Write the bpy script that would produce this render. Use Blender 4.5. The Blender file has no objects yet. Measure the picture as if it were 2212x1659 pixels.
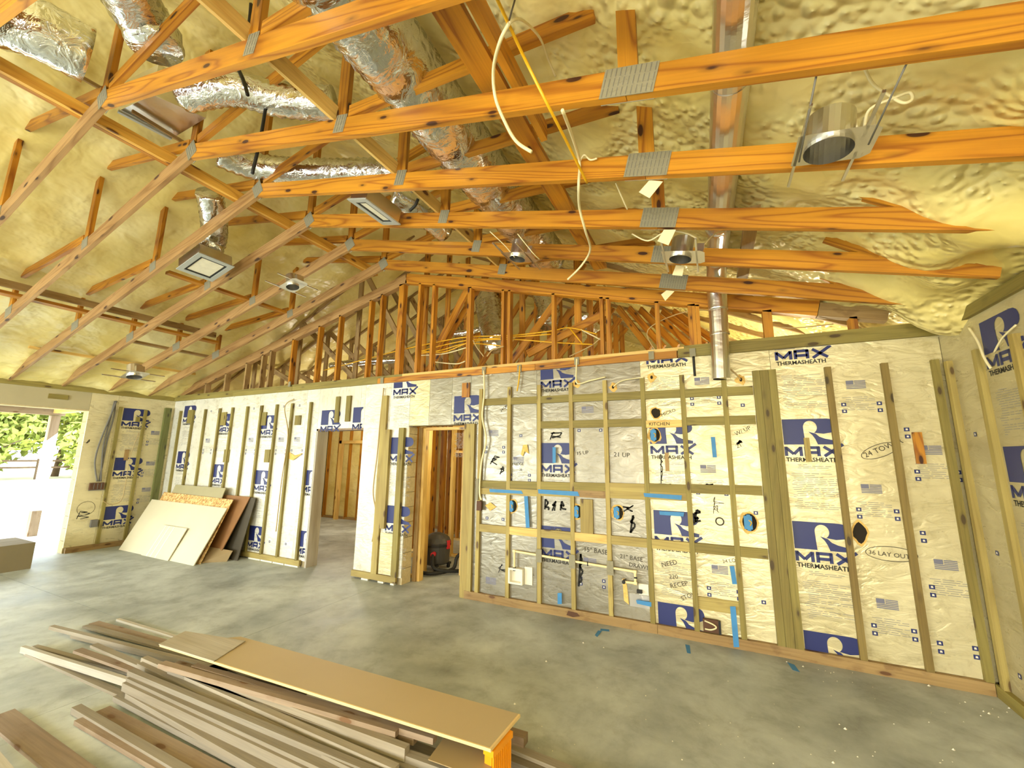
import bpy, math, random
from mathutils import Vector, Matrix, Euler, noise
random.seed(7)
V = Vector
SC = bpy.context.scene
COL = SC.collection
# ------------------------------------------------------------------ camera (solved from the photo's vanishing points)
EYE = 1.70
FPX, YAW, PITCH, ROLL = 887.72, 0.4501, 0.1742, 0.0105
D, XL, XR, H = 4.613, -10.01, 1.80, 2.75          # back wall Y, left wall X, right wall X, wall height
RX, RZ, SL = -4.047, 4.304, 0.2535               # apex X, apex underside Z, ceiling chord slope
HD = 2.44                                        # head of the big opening in the left wall
YJ = 3.32
cy, sy = math.cos(YAW), math.sin(YAW)
CW = V((-sy*math.cos(PITCH), cy*math.cos(PITCH), math.sin(PITCH)))
R0 = V((cy, sy, 0)); U0 = R0.cross(CW)
CR = R0*math.cos(ROLL)+U0*math.sin(ROLL)
CU = -R0*math.sin(ROLL)+U0*math.cos(ROLL)
EY = V((0, 0, EYE))
cam = bpy.data.objects.new('camera', bpy.data.cameras.new('camera'))
COL.objects.link(cam)
m = Matrix((CR, CU, -CW)).transposed().to_4x4(); m.translation = EY
cam.matrix_world = m
cam.data.sensor_width = 36; cam.data.lens = FPX*36/2212
cam.data.clip_start = 0.02; cam.data.clip_end = 500
SC.camera = cam
def ray(x, y): return CW+CR*((x-1106)/FPX)-CU*((y-829.5)/FPX)
def onY(x, y, Y): d = ray(x, y); return EY+d*(Y/d.y)
def onX(x, y, X): d = ray(x, y); return EY+d*(X/d.x)
def onZ(x, y, Z=0.0): d = ray(x, y); return EY+d*((Z-EYE)/d.z)
# ------------------------------------------------------------------ world, sun, lights, exposure
SC.view_settings.view_transform = 'Standard'; SC.view_settings.look = 'None'
SC.view_settings.gamma = 1; SC.view_settings.use_curve_mapping = False
SC.view_settings.exposure = -1.05
wd = bpy.data.worlds.new('sky'); SC.world = wd; wd.use_nodes = True
wn = wd.node_tree; wn.nodes.clear()
wo = wn.nodes.new('ShaderNodeOutputWorld'); wb = wn.nodes.new('ShaderNodeBackground')
ws = wn.nodes.new('ShaderNodeTexSky'); ws.sky_type = 'NISHITA'; ws.sun_disc = False
ws.sun_elevation = math.radians(48); ws.sun_rotation = math.radians(200); ws.air_density = 1; ws.dust_density = 3; ws.ozone_density = 1
wmx = wn.nodes.new('ShaderNodeMixRGB'); wmx.blend_type = 'MIX'; wmx.inputs[0].default_value = 0.55
wmx.inputs[2].default_value = (8.2, 9, 9.5, 1)
wn.links.new(ws.outputs[0], wmx.inputs[1]); wn.links.new(wmx.outputs[0], wb.inputs[0]); wb.inputs[1].default_value = 2.2
wn.links.new(wb.outputs[0], wo.inputs[0])
def light(name, kind, loc, energy, color, size=1, size_y=None, aim=None, portal=False, spread=None):
    L = bpy.data.lights.new(name, kind); o = bpy.data.objects.new(name, L); COL.objects.link(o)
    L.color = color
    if kind != 'AREA' or not portal: L.energy = energy
    if kind == 'AREA':
        L.size = size
        if size_y: L.shape = 'RECTANGLE'; L.size_y = size_y
        if portal: L.cycles.is_portal = True
        if spread: L.spread = spread
    elif kind == 'SUN': L.angle = math.radians(1)
    else: L.shadow_soft_size = size
    o.location = loc
    if aim is not None: o.rotation_euler = (V(aim)-V(loc)).to_track_quat('-Z', 'Y').to_euler()
    return o
light('sun', 'SUN', (-20, -10, 30), 16.0, (1, .93, .8), aim=(-20+5, -10+18, 30-28))
light('left_opening_portal', 'AREA', (XL-.25, .6, 1.25), 0, (1, 1, 1), 5.4, 2.4, aim=(0, .6, 1.25), portal=True)
# unseen area lamps added behind the camera to brighten the room and back wall
light('rear_warm_fill', 'AREA', (0.1, -4.2, 1.5), 430, (1, .87, .60), 2.8, 2.2, aim=(0.1, 4.6, 2.3))
light('rear_cool_fill', 'AREA', (-7.4, -4.2, 1.4), 680, (.86, .96, 1.0), 3.2, 2.2, aim=(-7.6, 4.6, 1.3))
light('fill_right', 'POINT', (1.25, -1.2, 2.0), 115, (1, .86, .54), .15)  # this and the room lamps below: unseen warm fill, added to brighten
light('fill_near', 'POINT', (-.9, -0.9, 2.2), 55, (1, .86, .54), .2)
light('fill_middle', 'POINT', (-3.9, -.4, 2.4), 60, (1, .88, .58), .2)
light('fill_left', 'POINT', (-7.4, .6, 2.2), 60, (1, .92, .66), .2)
light('fill_hall', 'POINT', (-3.3, 5.6, 2.0), 75, (1, .84, .52), .12)  # unseen lamps added to brighten the hall, back room and attic
light('fill_back_room', 'POINT', (-7.6, 6.9, 2.1), 200, (1, .90, .76), .15)
light('fill_attic', 'POINT', (0.7, 6.3, 2.2), 300, (1, .88, .56), .15)
# ------------------------------------------------------------------ materials
MATS = {}
def newmat(name):
    m = bpy.data.materials.new(name); m.use_nodes = True
    nt = m.node_tree; b = nt.nodes['Principled BSDF']; MATS[name] = m
    return m, nt, b
def N(nt, typ, **kw):
    n = nt.nodes.new(typ)
    for k, v in kw.items():
        if k.startswith('i_'):
            key = k[2:]
            n.inputs[int(key) if key.isdigit() else key.replace('_', ' ')].default_value = v
        else: setattr(n, k, v)
    return n
def ramp(nt, fac, stops):
    r = nt.nodes.new('ShaderNodeValToRGB'); e = r.color_ramp.elements
    while len(e) < len(stops): e.new(.5)
    for i, (p, c) in enumerate(stops): e[i].position = p; e[i].color = (*c, 1) if len(c) == 3 else c
    nt.links.new(fac, r.inputs[0]); return r
def hexc(h, k=1.0):
    c = [int(h[i:i+2], 16)/255 for i in (0, 2, 4)]
    return tuple(k*(x/12.92 if x <= .04045 else ((x+.055)/1.055)**2.4) for x in c)
def mixc(nt, fac, a, b, mode='MIX'):
    n = nt.nodes.new('ShaderNodeMixRGB'); n.blend_type = mode
    for i, s in ((0, fac), (1, a), (2, b)):
        if hasattr(s, 'is_linked') or hasattr(s, 'links'): nt.links.new(s, n.inputs[i])
        elif isinstance(s, (int, float)): n.inputs[i].default_value = s
        else: n.inputs[i].default_value = (*s, 1)
    return n.outputs[0]
def objcoord(nt, scale=(1, 1, 1), rnd=True):
    tc = N(nt, 'ShaderNodeTexCoord'); mp = N(nt, 'ShaderNodeMapping')
    mp.inputs['Scale'].default_value = scale
    if rnd:
        oi = N(nt, 'ShaderNodeObjectInfo')
        vm = N(nt, 'ShaderNodeVectorMath', operation='SCALE'); vm.inputs[0].default_value = (13.1, 7.7, 9.3)
        nt.links.new(oi.outputs['Random'], vm.inputs['Scale'])
        va = N(nt, 'ShaderNodeVectorMath', operation='ADD')
        nt.links.new(tc.outputs['Object'], va.inputs[0]); nt.links.new(vm.outputs[0], va.inputs[1])
        nt.links.new(va.outputs[0], mp.inputs['Vector'])
    else: nt.links.new(tc.outputs['Object'], mp.inputs['Vector'])
    return mp.outputs[0]
def wood(name, light_c, dark_c, knot_c, rough=.55, knots=True, spots=0.0, var=.12, fig=1.0):
    m, nt, b = newmat(name)
    v = objcoord(nt, (0.5, 7, 7))
    n1 = N(nt, 'ShaderNodeTexNoise', i_Scale=1.0, i_Detail=1.5, i_Roughness=.4, i_Distortion=.3); nt.links.new(v, n1.inputs['Vector'])
    # flowing growth rings: contour bands of a stretched noise field
    mt = N(nt, 'ShaderNodeMath', operation='MULTIPLY', i_1=18.0); nt.links.new(n1.outputs['Fac'], mt.inputs[0])
    fr = N(nt, 'ShaderNodeMath', operation='PINGPONG', i_1=1.0); nt.links.new(mt.outputs[0], fr.inputs[0])
    v2 = objcoord(nt, (2.5, 110, 110))
    n2 = N(nt, 'ShaderNodeTexNoise', i_Scale=1.0, i_Detail=2.0); nt.links.new(v2, n2.inputs['Vector'])
    n3 = N(nt, 'ShaderNodeTexNoise', i_Scale=1.3, i_Detail=2.0); nt.links.new(objcoord(nt, (.8, 4, 4)), n3.inputs['Vector'])
    r1 = ramp(nt, fr.outputs[0], [(0, (0, 0, 0)), (.6, (.12*fig,)*3), (1, (.75*fig,)*3)])
    c = mixc(nt, r1.outputs[0], light_c, dark_c)
    r3 = ramp(nt, n3.outputs['Fac'], [(.35, (.78, .72, .62)), (.6, (1.06,)*3)])
    c = mixc(nt, .8, c, r3.outputs[0], 'MULTIPLY')
    r2 = ramp(nt, n2.outputs['Fac'], [(.35, (.86,)*3), (.65, (1.06,)*3)])
    c = mixc(nt, .7, c, r2.outputs[0], 'MULTIPLY')
    if knots:
        vk = objcoord(nt, (3.2, 9, 9))
        vo = N(nt, 'ShaderNodeTexVoronoi', i_Scale=1.0); vo.inputs['Randomness'].default_value = 1.0
        nt.links.new(vk, vo.inputs['Vector'])
        rk = ramp(nt, vo.outputs['Distance'], [(.0, (1, 1, 1)), (.12, (1,)*3), (.15, (.35,)*3), (.24, (0, 0, 0))])
        c = mixc(nt, rk.outputs[0], c, knot_c)
    if spots:
        vs = objcoord(nt, (4, 8, 8)); ns = N(nt, 'ShaderNodeTexNoise', i_Scale=1.6, i_Detail=5.0)
        nt.links.new(vs, ns.inputs['Vector'])
        rs = ramp(nt, ns.outputs['Fac'], [(.56, (0, 0, 0)), (.66, (spots,)*3)])
        c = mixc(nt, rs.outputs[0], c, knot_c)
    oi = N(nt, 'ShaderNodeObjectInfo')
    rv = ramp(nt, oi.outputs['Random'], [(0, (1-var,)*3), (1, (1+var,)*3)])
    c = mixc(nt, 1.0, c, rv.outputs[0], 'MULTIPLY')
    nt.links.new(c, b.inputs['Base Color']); b.inputs['Roughness'].default_value = rough
    bp = N(nt, 'ShaderNodeBump', i_Strength=.15, i_Distance=.003); nt.links.new(r1.outputs[0], bp.inputs['Height'])
    nt.links.new(bp.outputs[0], b.inputs['Normal'])
    return m
W_T = wood('truss_pine', (.54, .235, .014), (.27, .078, .004), (.05, .012, .002), .5, fig=1.15)
W_TL = wood('dull_pine', (.40, .235, .085), (.24, .115, .03), (.06, .025, .01), .6)  # duller, greyer brown than the truss pine
W_Y = wood('bright_pine', (.88, .50, .085), (.60, .27, .03), (.2, .07, .01), .5)
W_GG = wood('green_pine', (.16, .17, .05), (.09, .11, .028), (.05, .05, .02), .65, fig=.6)
W_P = wood('pale_pine', (.80, .55, .17), (.60, .35, .08), (.15, .06, .02), .55, fig=.8)
W_G = wood('treated_pine', (.28, .225, .055), (.17, .14, .028), (.08, .05, .015), .65, fig=.6)
W_GD = wood('treated_pine_dark', (.24, .17, .045), (.15, .10, .025), (.06, .04, .012), .65, fig=.6)
W_GP = wood('treated_pine_pale', (.43, .335, .10), (.30, .22, .055), (.12, .07, .02), .6, fig=.6)
W_B = wood('brown_plate', (.36, .235, .09), (.24, .14, .045), (.12, .05, .015), .6, spots=.4, fig=.7)
W_D = wood('dusty_board', (.29, .25, .185), (.21, .18, .13), (.2, .14, .08), .8, knots=False, var=.2, fig=.5)
W_O = wood('tan_plank', (.30, .22, .145), (.22, .155, .095), (.16, .08, .03), .75, spots=.25, fig=.5)
W_PD = wood('pale_dusty_board', (.46, .42, .34), (.38, .34, .26), (.3, .2, .1), .7, knots=False, fig=.4)
def simple(name, col, rough=.6, metal=0.0, bump=None, noise_amt=.0, nscale=8, emit=None):
    m, nt, b = newmat(name)
    b.inputs['Roughness'].default_value = rough; b.inputs['Metallic'].default_value = metal
    v = objcoord(nt, (1, 1, 1))
    n = N(nt, 'ShaderNodeTexNoise', i_Scale=float(nscale), i_Detail=4.0); nt.links.new(v, n.inputs['Vector'])
    r = ramp(nt, n.outputs['Fac'], [(.3, tuple(max(0, x*(1-noise_amt)) for x in col)), (.7, tuple(min(1, x*(1+noise_amt)) for x in col))])
    nt.links.new(r.outputs[0], b.inputs['Base Color'])
    if bump:
        bp = N(nt, 'ShaderNodeBump', i_Strength=bump[0], i_Distance=bump[1]); nt.links.new(n.outputs['Fac'], bp.inputs['Height'])
        nt.links.new(bp.outputs[0], b.inputs['Normal'])
    return m
# sprayed foam
def foam_mat():
    m, nt, b = newmat('spray_foam')
    v = objcoord(nt, (1, 1, 1), False)
    n1 = N(nt, 'ShaderNodeTexNoise', i_Scale=1.1, i_Detail=5.0); nt.links.new(v, n1.inputs['Vector'])
    r = ramp(nt, n1.outputs['Fac'], [(.3, hexc('d2bc66')), (.5, hexc('e8d68a')), (.72, hexc('f4e8ac'))])
    nt.links.new(r.outputs[0], b.inputs['Base Color']); b.inputs['Roughness'].default_value = .34
    n2 = N(nt, 'ShaderNodeTexNoise', i_Scale=4.0, i_Detail=2.5, i_Roughness=.45, i_Distortion=.3); nt.links.new(v, n2.inputs['Vector'])
    vo = N(nt, 'ShaderNodeTexVoronoi', feature='SMOOTH_F1', i_Scale=20.0); nt.links.new(v, vo.inputs['Vector'])
    n3 = N(nt, 'ShaderNodeTexNoise', i_Scale=2.2, i_Detail=1.0); nt.links.new(v, n3.inputs['Vector'])
    rg0 = ramp(nt, n3.outputs['Fac'], [(.40, (0, 0, 0)), (.58, (1, 1, 1))])
    ge = N(nt, 'ShaderNodeNewGeometry'); sx = N(nt, 'ShaderNodeSeparateXYZ'); nt.links.new(ge.outputs['Position'], sx.inputs[0])
    mr = N(nt, 'ShaderNodeMapRange'); mr.inputs['From Min'].default_value = -3.6; mr.inputs['From Max'].default_value = -2.2
    mr.inputs['To Min'].default_value = .12; nt.links.new(sx.outputs['X'], mr.inputs['Value'])
    rg = N(nt, 'ShaderNodeMath', operation='MULTIPLY'); nt.links.new(rg0.outputs[0], rg.inputs[0]); nt.links.new(mr.outputs[0], rg.inputs[1])
    mu = N(nt, 'ShaderNodeMath', operation='MULTIPLY'); nt.links.new(vo.outputs['Distance'], mu.inputs[0]); nt.links.new(rg.outputs[0], mu.inputs[1])
    mb = N(nt, 'ShaderNodeMath', operation='MULTIPLY', i_1=-1.1); nt.links.new(mu.outputs[0], mb.inputs[0])
    ad = N(nt, 'ShaderNodeMath', operation='ADD'); nt.links.new(mb.outputs[0], ad.inputs[0]); nt.links.new(n2.outputs['Fac'], ad.inputs[1])
    bp = N(nt, 'ShaderNodeBump', i_Strength=1.0, i_Distance=.05); nt.links.new(ad.outputs[0], bp.inputs['Height'])
    nt.links.new(bp.outputs[0], b.inputs['Normal']); return m
M_FOAM = foam_mat()
def board_mat(name='foil_foam_board', c0='cbbf92', c1='e6dcb2', met=.25, bst=.7):
    m, nt, b = newmat(name)
    v = objcoord(nt, (1, 1, 1), False)
    n1 = N(nt, 'ShaderNodeTexNoise', i_Scale=1.2, i_Detail=6.0); nt.links.new(v, n1.inputs['Vector'])
    r = ramp(nt, n1.outputs['Fac'], [(.3, hexc(c0)), (.7, hexc(c1))])
    n4 = N(nt, 'ShaderNodeTexNoise', i_Scale=6.0, i_Detail=9.0, i_Roughness=.7); nt.links.new(objcoord(nt, (1, 1, .45), False), n4.inputs['Vector'])
    r4 = ramp(nt, n4.outputs['Fac'], [(.34, (.72, .68, .58)), (.46, (.97,)*3), (.7, (1.05,)*3)])
    nt.links.new(mixc(nt, .8, r.outputs[0], r4.outputs[0], 'MULTIPLY'), b.inputs['Base Color']); b.inputs['Metallic'].default_value = met
    n2 = N(nt, 'ShaderNodeTexNoise', i_Scale=9.0, i_Detail=5.0, i_Distortion=1.2)
    mp = objcoord(nt, (1.2, .5, .5), False); nt.links.new(mp, n2.inputs['Vector'])
    rr = ramp(nt, n2.outputs['Fac'], [(.3, (.24,)*3), (.7, (.46,)*3)]); nt.links.new(rr.outputs[0], b.inputs['Roughness'])
    bp = N(nt, 'ShaderNodeBump', i_Strength=bst, i_Distance=.016); nt.links.new(n2.outputs['Fac'], bp.inputs['Height'])
    nt.links.new(bp.outputs[0], b.inputs['Normal']); return m
M_BRD = board_mat()
M_WHB = board_mat('daylit_foam_board', 'd8d4c0', 'eeebdd', .15)  # same board whitened, daylight glare on the left boards put into the colour
M_TANB = board_mat('shaded_foam_board', 'b0a47c', 'c8bd94', .2)  # same board darkened, shade of the right wall put into the colour
M_SIL = board_mat('silver_foil_board', '8f8977', 'a8a290', .45, .4)
def concrete():
    m, nt, b = newmat('concrete_slab')
    tc = N(nt, 'ShaderNodeNewGeometry'); mp = N(nt, 'ShaderNodeMapping'); nt.links.new(tc.outputs['Position'], mp.inputs['Vector'])
    n1 = N(nt, 'ShaderNodeTexNoise', i_Scale=.9, i_Detail=7.0, i_Roughness=.6, i_Distortion=.4); nt.links.new(mp.outputs[0], n1.inputs['Vector'])
    n2 = N(nt, 'ShaderNodeTexNoise', i_Scale=3.5, i_Detail=9.0, i_Roughness=.7, i_Distortion=.25); nt.links.new(mp.outputs[0], n2.inputs['Vector'])
    r = ramp(nt, n1.outputs['Fac'], [(.30, hexc('868c8a')), (.43, hexc('a1a7a4')), (.55, hexc('b9bfbb')), (.70, hexc('d0d5d0'))])
    r2 = ramp(nt, n2.outputs['Fac'], [(.3, (.70, .69, .66)), (.5, (1,)*3), (.72, (1.16,)*3)])
    c = mixc(nt, 1.0, r.outputs[0], r2.outputs[0], 'MULTIPLY')
    nt.links.new(c, b.inputs['Base Color'])
    rr = ramp(nt, n1.outputs['Fac'], [(.35, (.42,)*3), (.65, (.62,)*3)]); nt.links.new(rr.outputs[0], b.inputs['Roughness'])
    bp = N(nt, 'ShaderNodeBump', i_Strength=.12, i_Distance=.01); nt.links.new(n2.outputs['Fac'], bp.inputs['Height'])
    nt.links.new(bp.outputs[0], b.inputs['Normal']); return m
M_CON = concrete()
def foil(name, col, rough, sc=9.0, st=.9, metal=1.0, stretch=(1, 1, 1)):
    m, nt, b = newmat(name)
    b.inputs['Base Color'].default_value = (*col, 1); b.inputs['Metallic'].default_value = metal; b.inputs['Roughness'].default_value = rough
    v = objcoord(nt, stretch)
    vo = N(nt, 'ShaderNodeTexNoise', i_Scale=sc, i_Detail=4.0, i_Distortion=1.5); nt.links.new(v, vo.inputs['Vector'])
    bp = N(nt, 'ShaderNodeBump', i_Strength=st, i_Distance=.03); nt.links.new(vo.outputs['Fac'], bp.inputs['Height'])
    nt.links.new(bp.outputs[0], b.inputs['Normal']); return m
M_FOIL = foil('crinkled_foil', (.74, .75, .76), .16, 7.0, .7)
M_TIN = foil('galvanised_sheet', (.74, .72, .68), .28, 3.0, .25)
M_PLATE = foil('nail_plate_steel', (.29, .265, .175), .7, 12.0, .2, .3)
M_SLOT = simple('plate_slot', (.16, .15, .12), .7)
M_ALU = simple('grille_metal', hexc('aeb2ad'), .45, .3)
M_GLS = simple('filter_film', hexc('d9d3bb'), .5, 0, None, .06, 20)
M_BLK = simple('black_rubber', hexc('15140f'), .6)
M_INK = simple('marker_ink', hexc('23221f'), .8)
M_PEN = simple('faded_marker', hexc('403a2e'), .8)
M_NAVY = simple('navy_print', hexc('202b68'), .45)
M_GREYP = simple('grey_print', hexc('98948a'), .6)
M_FLAG = simple('flag_print', hexc('77778a'), .6)
M_BLUE = simple('blue_tape', hexc('3f86bd'), .6, 0, (.2, .003), .08, 14)
M_PVC = simple('cream_pvc', hexc('f0dfa8'), .35)
M_WHITE = simple('white_plastic', hexc('ece6d2'), .4)
M_ROMW = simple('white_cable', hexc('e8dcae'), .45)
M_ROMY = simple('yellow_cable', hexc('e2ac10'), .45)
M_TAN = simple('tan_cable', hexc('b9a06c'), .5)
M_GREYC = simple('grey_cable', hexc('6e6a62'), .6)
M_PAPER = simple('paper_tag', hexc('efe2b4'), .8)
M_MDF = simple('hardboard', hexc('b9a47e'), .55, 0, None, .05, 1.2)
M_MDFE = simple('hardboard_edge', hexc('e4c78c'), .6)
M_DRY = simple('pale_sheet', hexc('cfc6a6'), .6, 0, None, .04, 2)
M_GRN = simple('grey_green_sheet', hexc('a59c76'), .7, 0, None, .05, 3)
M_CARD = simple('cardboard', hexc('9c865e'), .8, 0, None, .06, 4)
M_BRNP = simple('brown_panel', hexc('93683c'), .75, 0, None, .1, 5)
M_BOXC = simple('backlit_cardboard', hexc('7c6f50'), .85, 0, None, .05, 3)  # cardboard darkened, the box's backlit shade put into the colour
M_DARKB = simple('dark_sheet', hexc('4c4434'), .8, 0, None, .1, 4)
M_ORNG = simple('orange_plastic', hexc('f09a10'), .4, 0, None, .06, 6)
M_BLOCK = simple('concrete_block', hexc('c8b78c'), .9, 0, (.6, .01), .10, 30)
M_MORTAR = simple('mortar', hexc('a39470'), .95)
M_HOLE = simple('dark_cavity', hexc('2a2318'), .95)
M_FOAMC = simple('canned_foam', hexc('e6bd6a'), .8, 0, (.8, .02), .1, 25)
M_BUFF = simple('buff_wall', hexc('b5aa86'), .85, 0, None, .06, 3)
M_RED = simple('red_plastic', hexc('c8282c'), .4)
M_BRONZ = simple('brown_box', hexc('5a3a24'), .7)
M_GRASS = simple('dry_field', hexc('c9c39a'), .95, 0, None, .15, .6)
M_LEAF = simple('leaf_green', hexc('bcc05a'), .7, 0, None, .35, .8)
M_LEAF2 = simple('leaf_deep', hexc('9aa64c'), .7, 0, None, .35, .8)
M_BARK = simple('bark', hexc('5c4a36'), .9, 0, None, .2, 6)
def osb():
    m, nt, b = newmat('osb_flakes'); v = objcoord(nt, (1, 1, 1))
    vo = N(nt, 'ShaderNodeTexVoronoi', i_Scale=38.0); nt.links.new(v, vo.inputs['Vector'])
    r = ramp(nt, vo.outputs['Color'], [(.2, hexc('a8783c')), (.5, hexc('d0a562')), (.8, hexc('e8c98c'))])
    nt.links.new(r.outputs[0], b.inputs['Base Color']); b.inputs['Roughness'].default_value = .7; return m
M_OSB = osb()
# ------------------------------------------------------------------ builders
WL = {}
WM = {}
CACHE = {}
def tag(o, label=None, cat=None, group=None, kind=None):
    if label: o['label'] = label
    if cat: o['category'] = cat
    if group: o['group'] = group
    if kind: o['kind'] = kind
    return o
def org(parent): return WL.get(parent.name, V((0, 0, 0))) if parent else V((0, 0, 0))
def empty(name, loc, label=None, cat=None, group=None, kind=None):
    o = bpy.data.objects.new(name, None); COL.objects.link(o); o.location = loc; o.empty_display_size = .1
    WL[o.name] = V(loc); return tag(o, label, cat, group, kind)
def link(name, me, parent, loc, rot=None):
    if isinstance(rot, tuple): rot = Euler(rot)
    o = bpy.data.objects.new(name, me); COL.objects.link(o)
    Mw = Matrix.Translation(V(loc))
    if rot is not None: Mw = Mw @ rot.to_matrix().to_4x4()
    Ml = Mw
    if parent: o.parent = parent; Ml = WM.get(parent.name, Matrix.Translation(org(parent))).inverted() @ Mw
    o.location = Ml.to_translation(); o.rotation_euler = Ml.to_euler()
    WL[o.name] = V(loc); WM[o.name] = Mw; return o
def mesh(verts, faces, mats, fm=None, smooth=False):
    me = bpy.data.meshes.new('m'); me.from_pydata([tuple(v) for v in verts], [], faces)
    for mt in (mats if isinstance(mats, (list, tuple)) else [mats]): me.materials.append(mt)
    if fm: me.polygons.foreach_set('material_index', fm)
    if smooth: me.polygons.foreach_set('use_smooth', [True]*len(me.polygons))
    me.update(); return me
def mk(name, verts, faces, mats, parent=None, loc=None, fm=None, smooth=False):
    if loc is None: loc = org(parent) if parent else V(verts[0])
    loc = V(loc)
    return link(name, mesh([V(v)-loc for v in verts], faces, mats, fm, smooth), parent, loc)
BF = [(0, 3, 2, 1), (4, 5, 6, 7), (0, 1, 5, 4), (1, 2, 6, 5), (2, 3, 7, 6), (3, 0, 4, 7)]
def boxmesh(L, w, h, mat, bev=.0):
    key = (round(L, 3), round(w, 4), round(h, 4), mat.name)
    if key in CACHE: return CACHE[key]
    a, b, c = L/2, w/2, h/2
    v = [(-a, -b, -c), (a, -b, -c), (a, b, -c), (-a, b, -c), (-a, -b, c), (a, -b, c), (a, b, c), (-a, b, c)]
    me = mesh(v, BF, mat); CACHE[key] = me; return me
def beam(name, a, b, w, h, mat, parent=None, up=(0, 0, 1)):
    """straight timber from a to b; h = size along up, w = across"""
    a, b = V(a), V(b); x = (b-a).normalized(); u = V(up)
    y = u.cross(x)
    if y.length < 1e-4: y = V((0, 1, 0)).cross(x)
    y.normalize(); z = x.cross(y)
    rot = Matrix((x, y, z)).transposed().to_euler()
    return link(name, boxmesh((b-a).length, w, h, mat), parent, (a+b)/2, rot)
def bx(name, x0, x1, y0, y1, z0, z1, mat, parent=None):
    dx, dy, dz = x1-x0, y1-y0, z1-z0; cx, cyy, cz = (x0+x1)/2, (y0+y1)/2, (z0+z1)/2
    if dx >= dy and dx >= dz: return beam(name, (x0, cyy, cz), (x1, cyy, cz), dy, dz, mat, parent)
    if dy >= dz: return beam(name, (cx, y0, cz), (cx, y1, cz), dx, dz, mat, parent)
    return beam(name, (cx, cyy, z0), (cx, cyy, z1), dx, dy, mat, parent, up=(0, 1, 0))
def smoothpath(pts, n=6):
    P = [V(p) for p in pts]
    if len(P) < 3: return P
    out = []
    for i in range(len(P)-1):
        p0 = P[max(i-1, 0)]; p1 = P[i]; p2 = P[i+1]; p3 = P[min(i+2, len(P)-1)]
        for k in range(n):
            t = k/n
            out.append(.5*((2*p1)+(-p0+p2)*t+(2*p0-5*p1+4*p2-p3)*t*t+(-p0+3*p1-3*p2+p3)*t**3))
    out.append(P[-1]); return out
def tubegeo(P, rad, seg=8, ripple=0.0, caps=True):
    vs, fs = [], []; prev = None
    for i, p in enumerate(P):
        t = (P[min(i+1, len(P)-1)]-P[max(i-1, 0)]).normalized()
        if prev is None:
            a = V((0, 0, 1)).cross(t)
            if a.length < .05: a = V((1, 0, 0)).cross(t)
        else: a = prev-t*prev.dot(t)
        a.normalize(); prev = a; b = t.cross(a)
        r = rad(i/(len(P)-1)) if callable(rad) else rad
        if ripple: r *= 1+ripple*(1 if i % 2 else -1)
        for k in range(seg):
            an = 2*math.pi*k/seg
            rr = r*(1+(ripple*1.1*noise.noise(V((i*.7, k*1.9, r*50))) if ripple else 0))
            vs.append(p+a*math.cos(an)*rr+b*math.sin(an)*rr)
    n = len(P)
    for i in range(n-1):
        for k in range(seg):
            fs.append((i*seg+k, i*seg+(k+1) % seg, (i+1)*seg+(k+1) % seg, (i+1)*seg+k))
    if caps: fs += [tuple(range(seg-1, -1, -1)), tuple((n-1)*seg+k for k in range(seg))]
    return vs, fs
def tube(name, pts, rad, mat, parent=None, seg=8, n=6, ripple=0.0, smooth=True, straight=False):
    P = [V(p) for p in pts] if straight else smoothpath(pts, n)
    vs, fs = tubegeo(P, rad, seg, ripple)
    return mk(name, vs, fs, mat, parent, loc=(org(parent) if parent else P[0]), smooth=smooth)
def flex(name, pts, rad, mat, parent=None, step=.035, seg=20, ripple=.045):
    P = smoothpath(pts, 24); L = [0]
    for i in range(1, len(P)): L.append(L[-1]+(P[i]-P[i-1]).length)
    n = max(4, int(L[-1]/step)); Q = []; j = 0
    for k in range(n+1):
        s = L[-1]*k/n
        while j < len(L)-2 and L[j+1] < s: j += 1
        f = (s-L[j])/max(1e-6, L[j+1]-L[j]); Q.append(P[j].lerp(P[j+1], f))
    vs, fs = tubegeo(Q, rad, seg, ripple)
    return mk(name, vs, fs, mat, parent, loc=(org(parent) if parent else Q[0]), smooth=True)
def cyl(name, a, b, r, mat, parent=None, seg=16, r2=None):
    a, b = V(a), V(b); rr = (lambda t: r+(r2-r)*t) if r2 is not None else r
    vs, fs = tubegeo([a, b], rr, seg)
    return mk(name, vs, fs, mat, parent, loc=(org(parent) if parent else a))
def slab(name, c, t, mat, parent=None, n=None):
    """sheet from 4 corner points c (world, loop) thickened by t along its normal"""
    c = [V(p) for p in c]; nn = (c[1]-c[0]).cross(c[3]-c[0]).normalized() if n is None else V(n)
    vs = c+[p-nn*t for p in c]
    fs = [(0, 1, 2, 3), (7, 6, 5, 4), (0, 4, 5, 1), (1, 5, 6, 2), (2, 6, 7, 3), (3, 7, 4, 0)]
    return mk(name, vs, fs, mat, parent, loc=(org(parent) if parent else c[0]))
ORD = ['nearest', 'second', 'third', 'fourth', 'fifth', 'sixth', 'seventh', 'eighth', 'ninth', 'tenth', 'eleventh', 'twelfth', 'thirteenth', 'fourteenth', 'fifteenth']
def zb(x): return RZ-SL*abs(x-RX)                       # underside of the ceiling chords
def zroof(x): return 5.57-.465*abs(x-RX)                # underside of the sprayed foam
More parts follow.
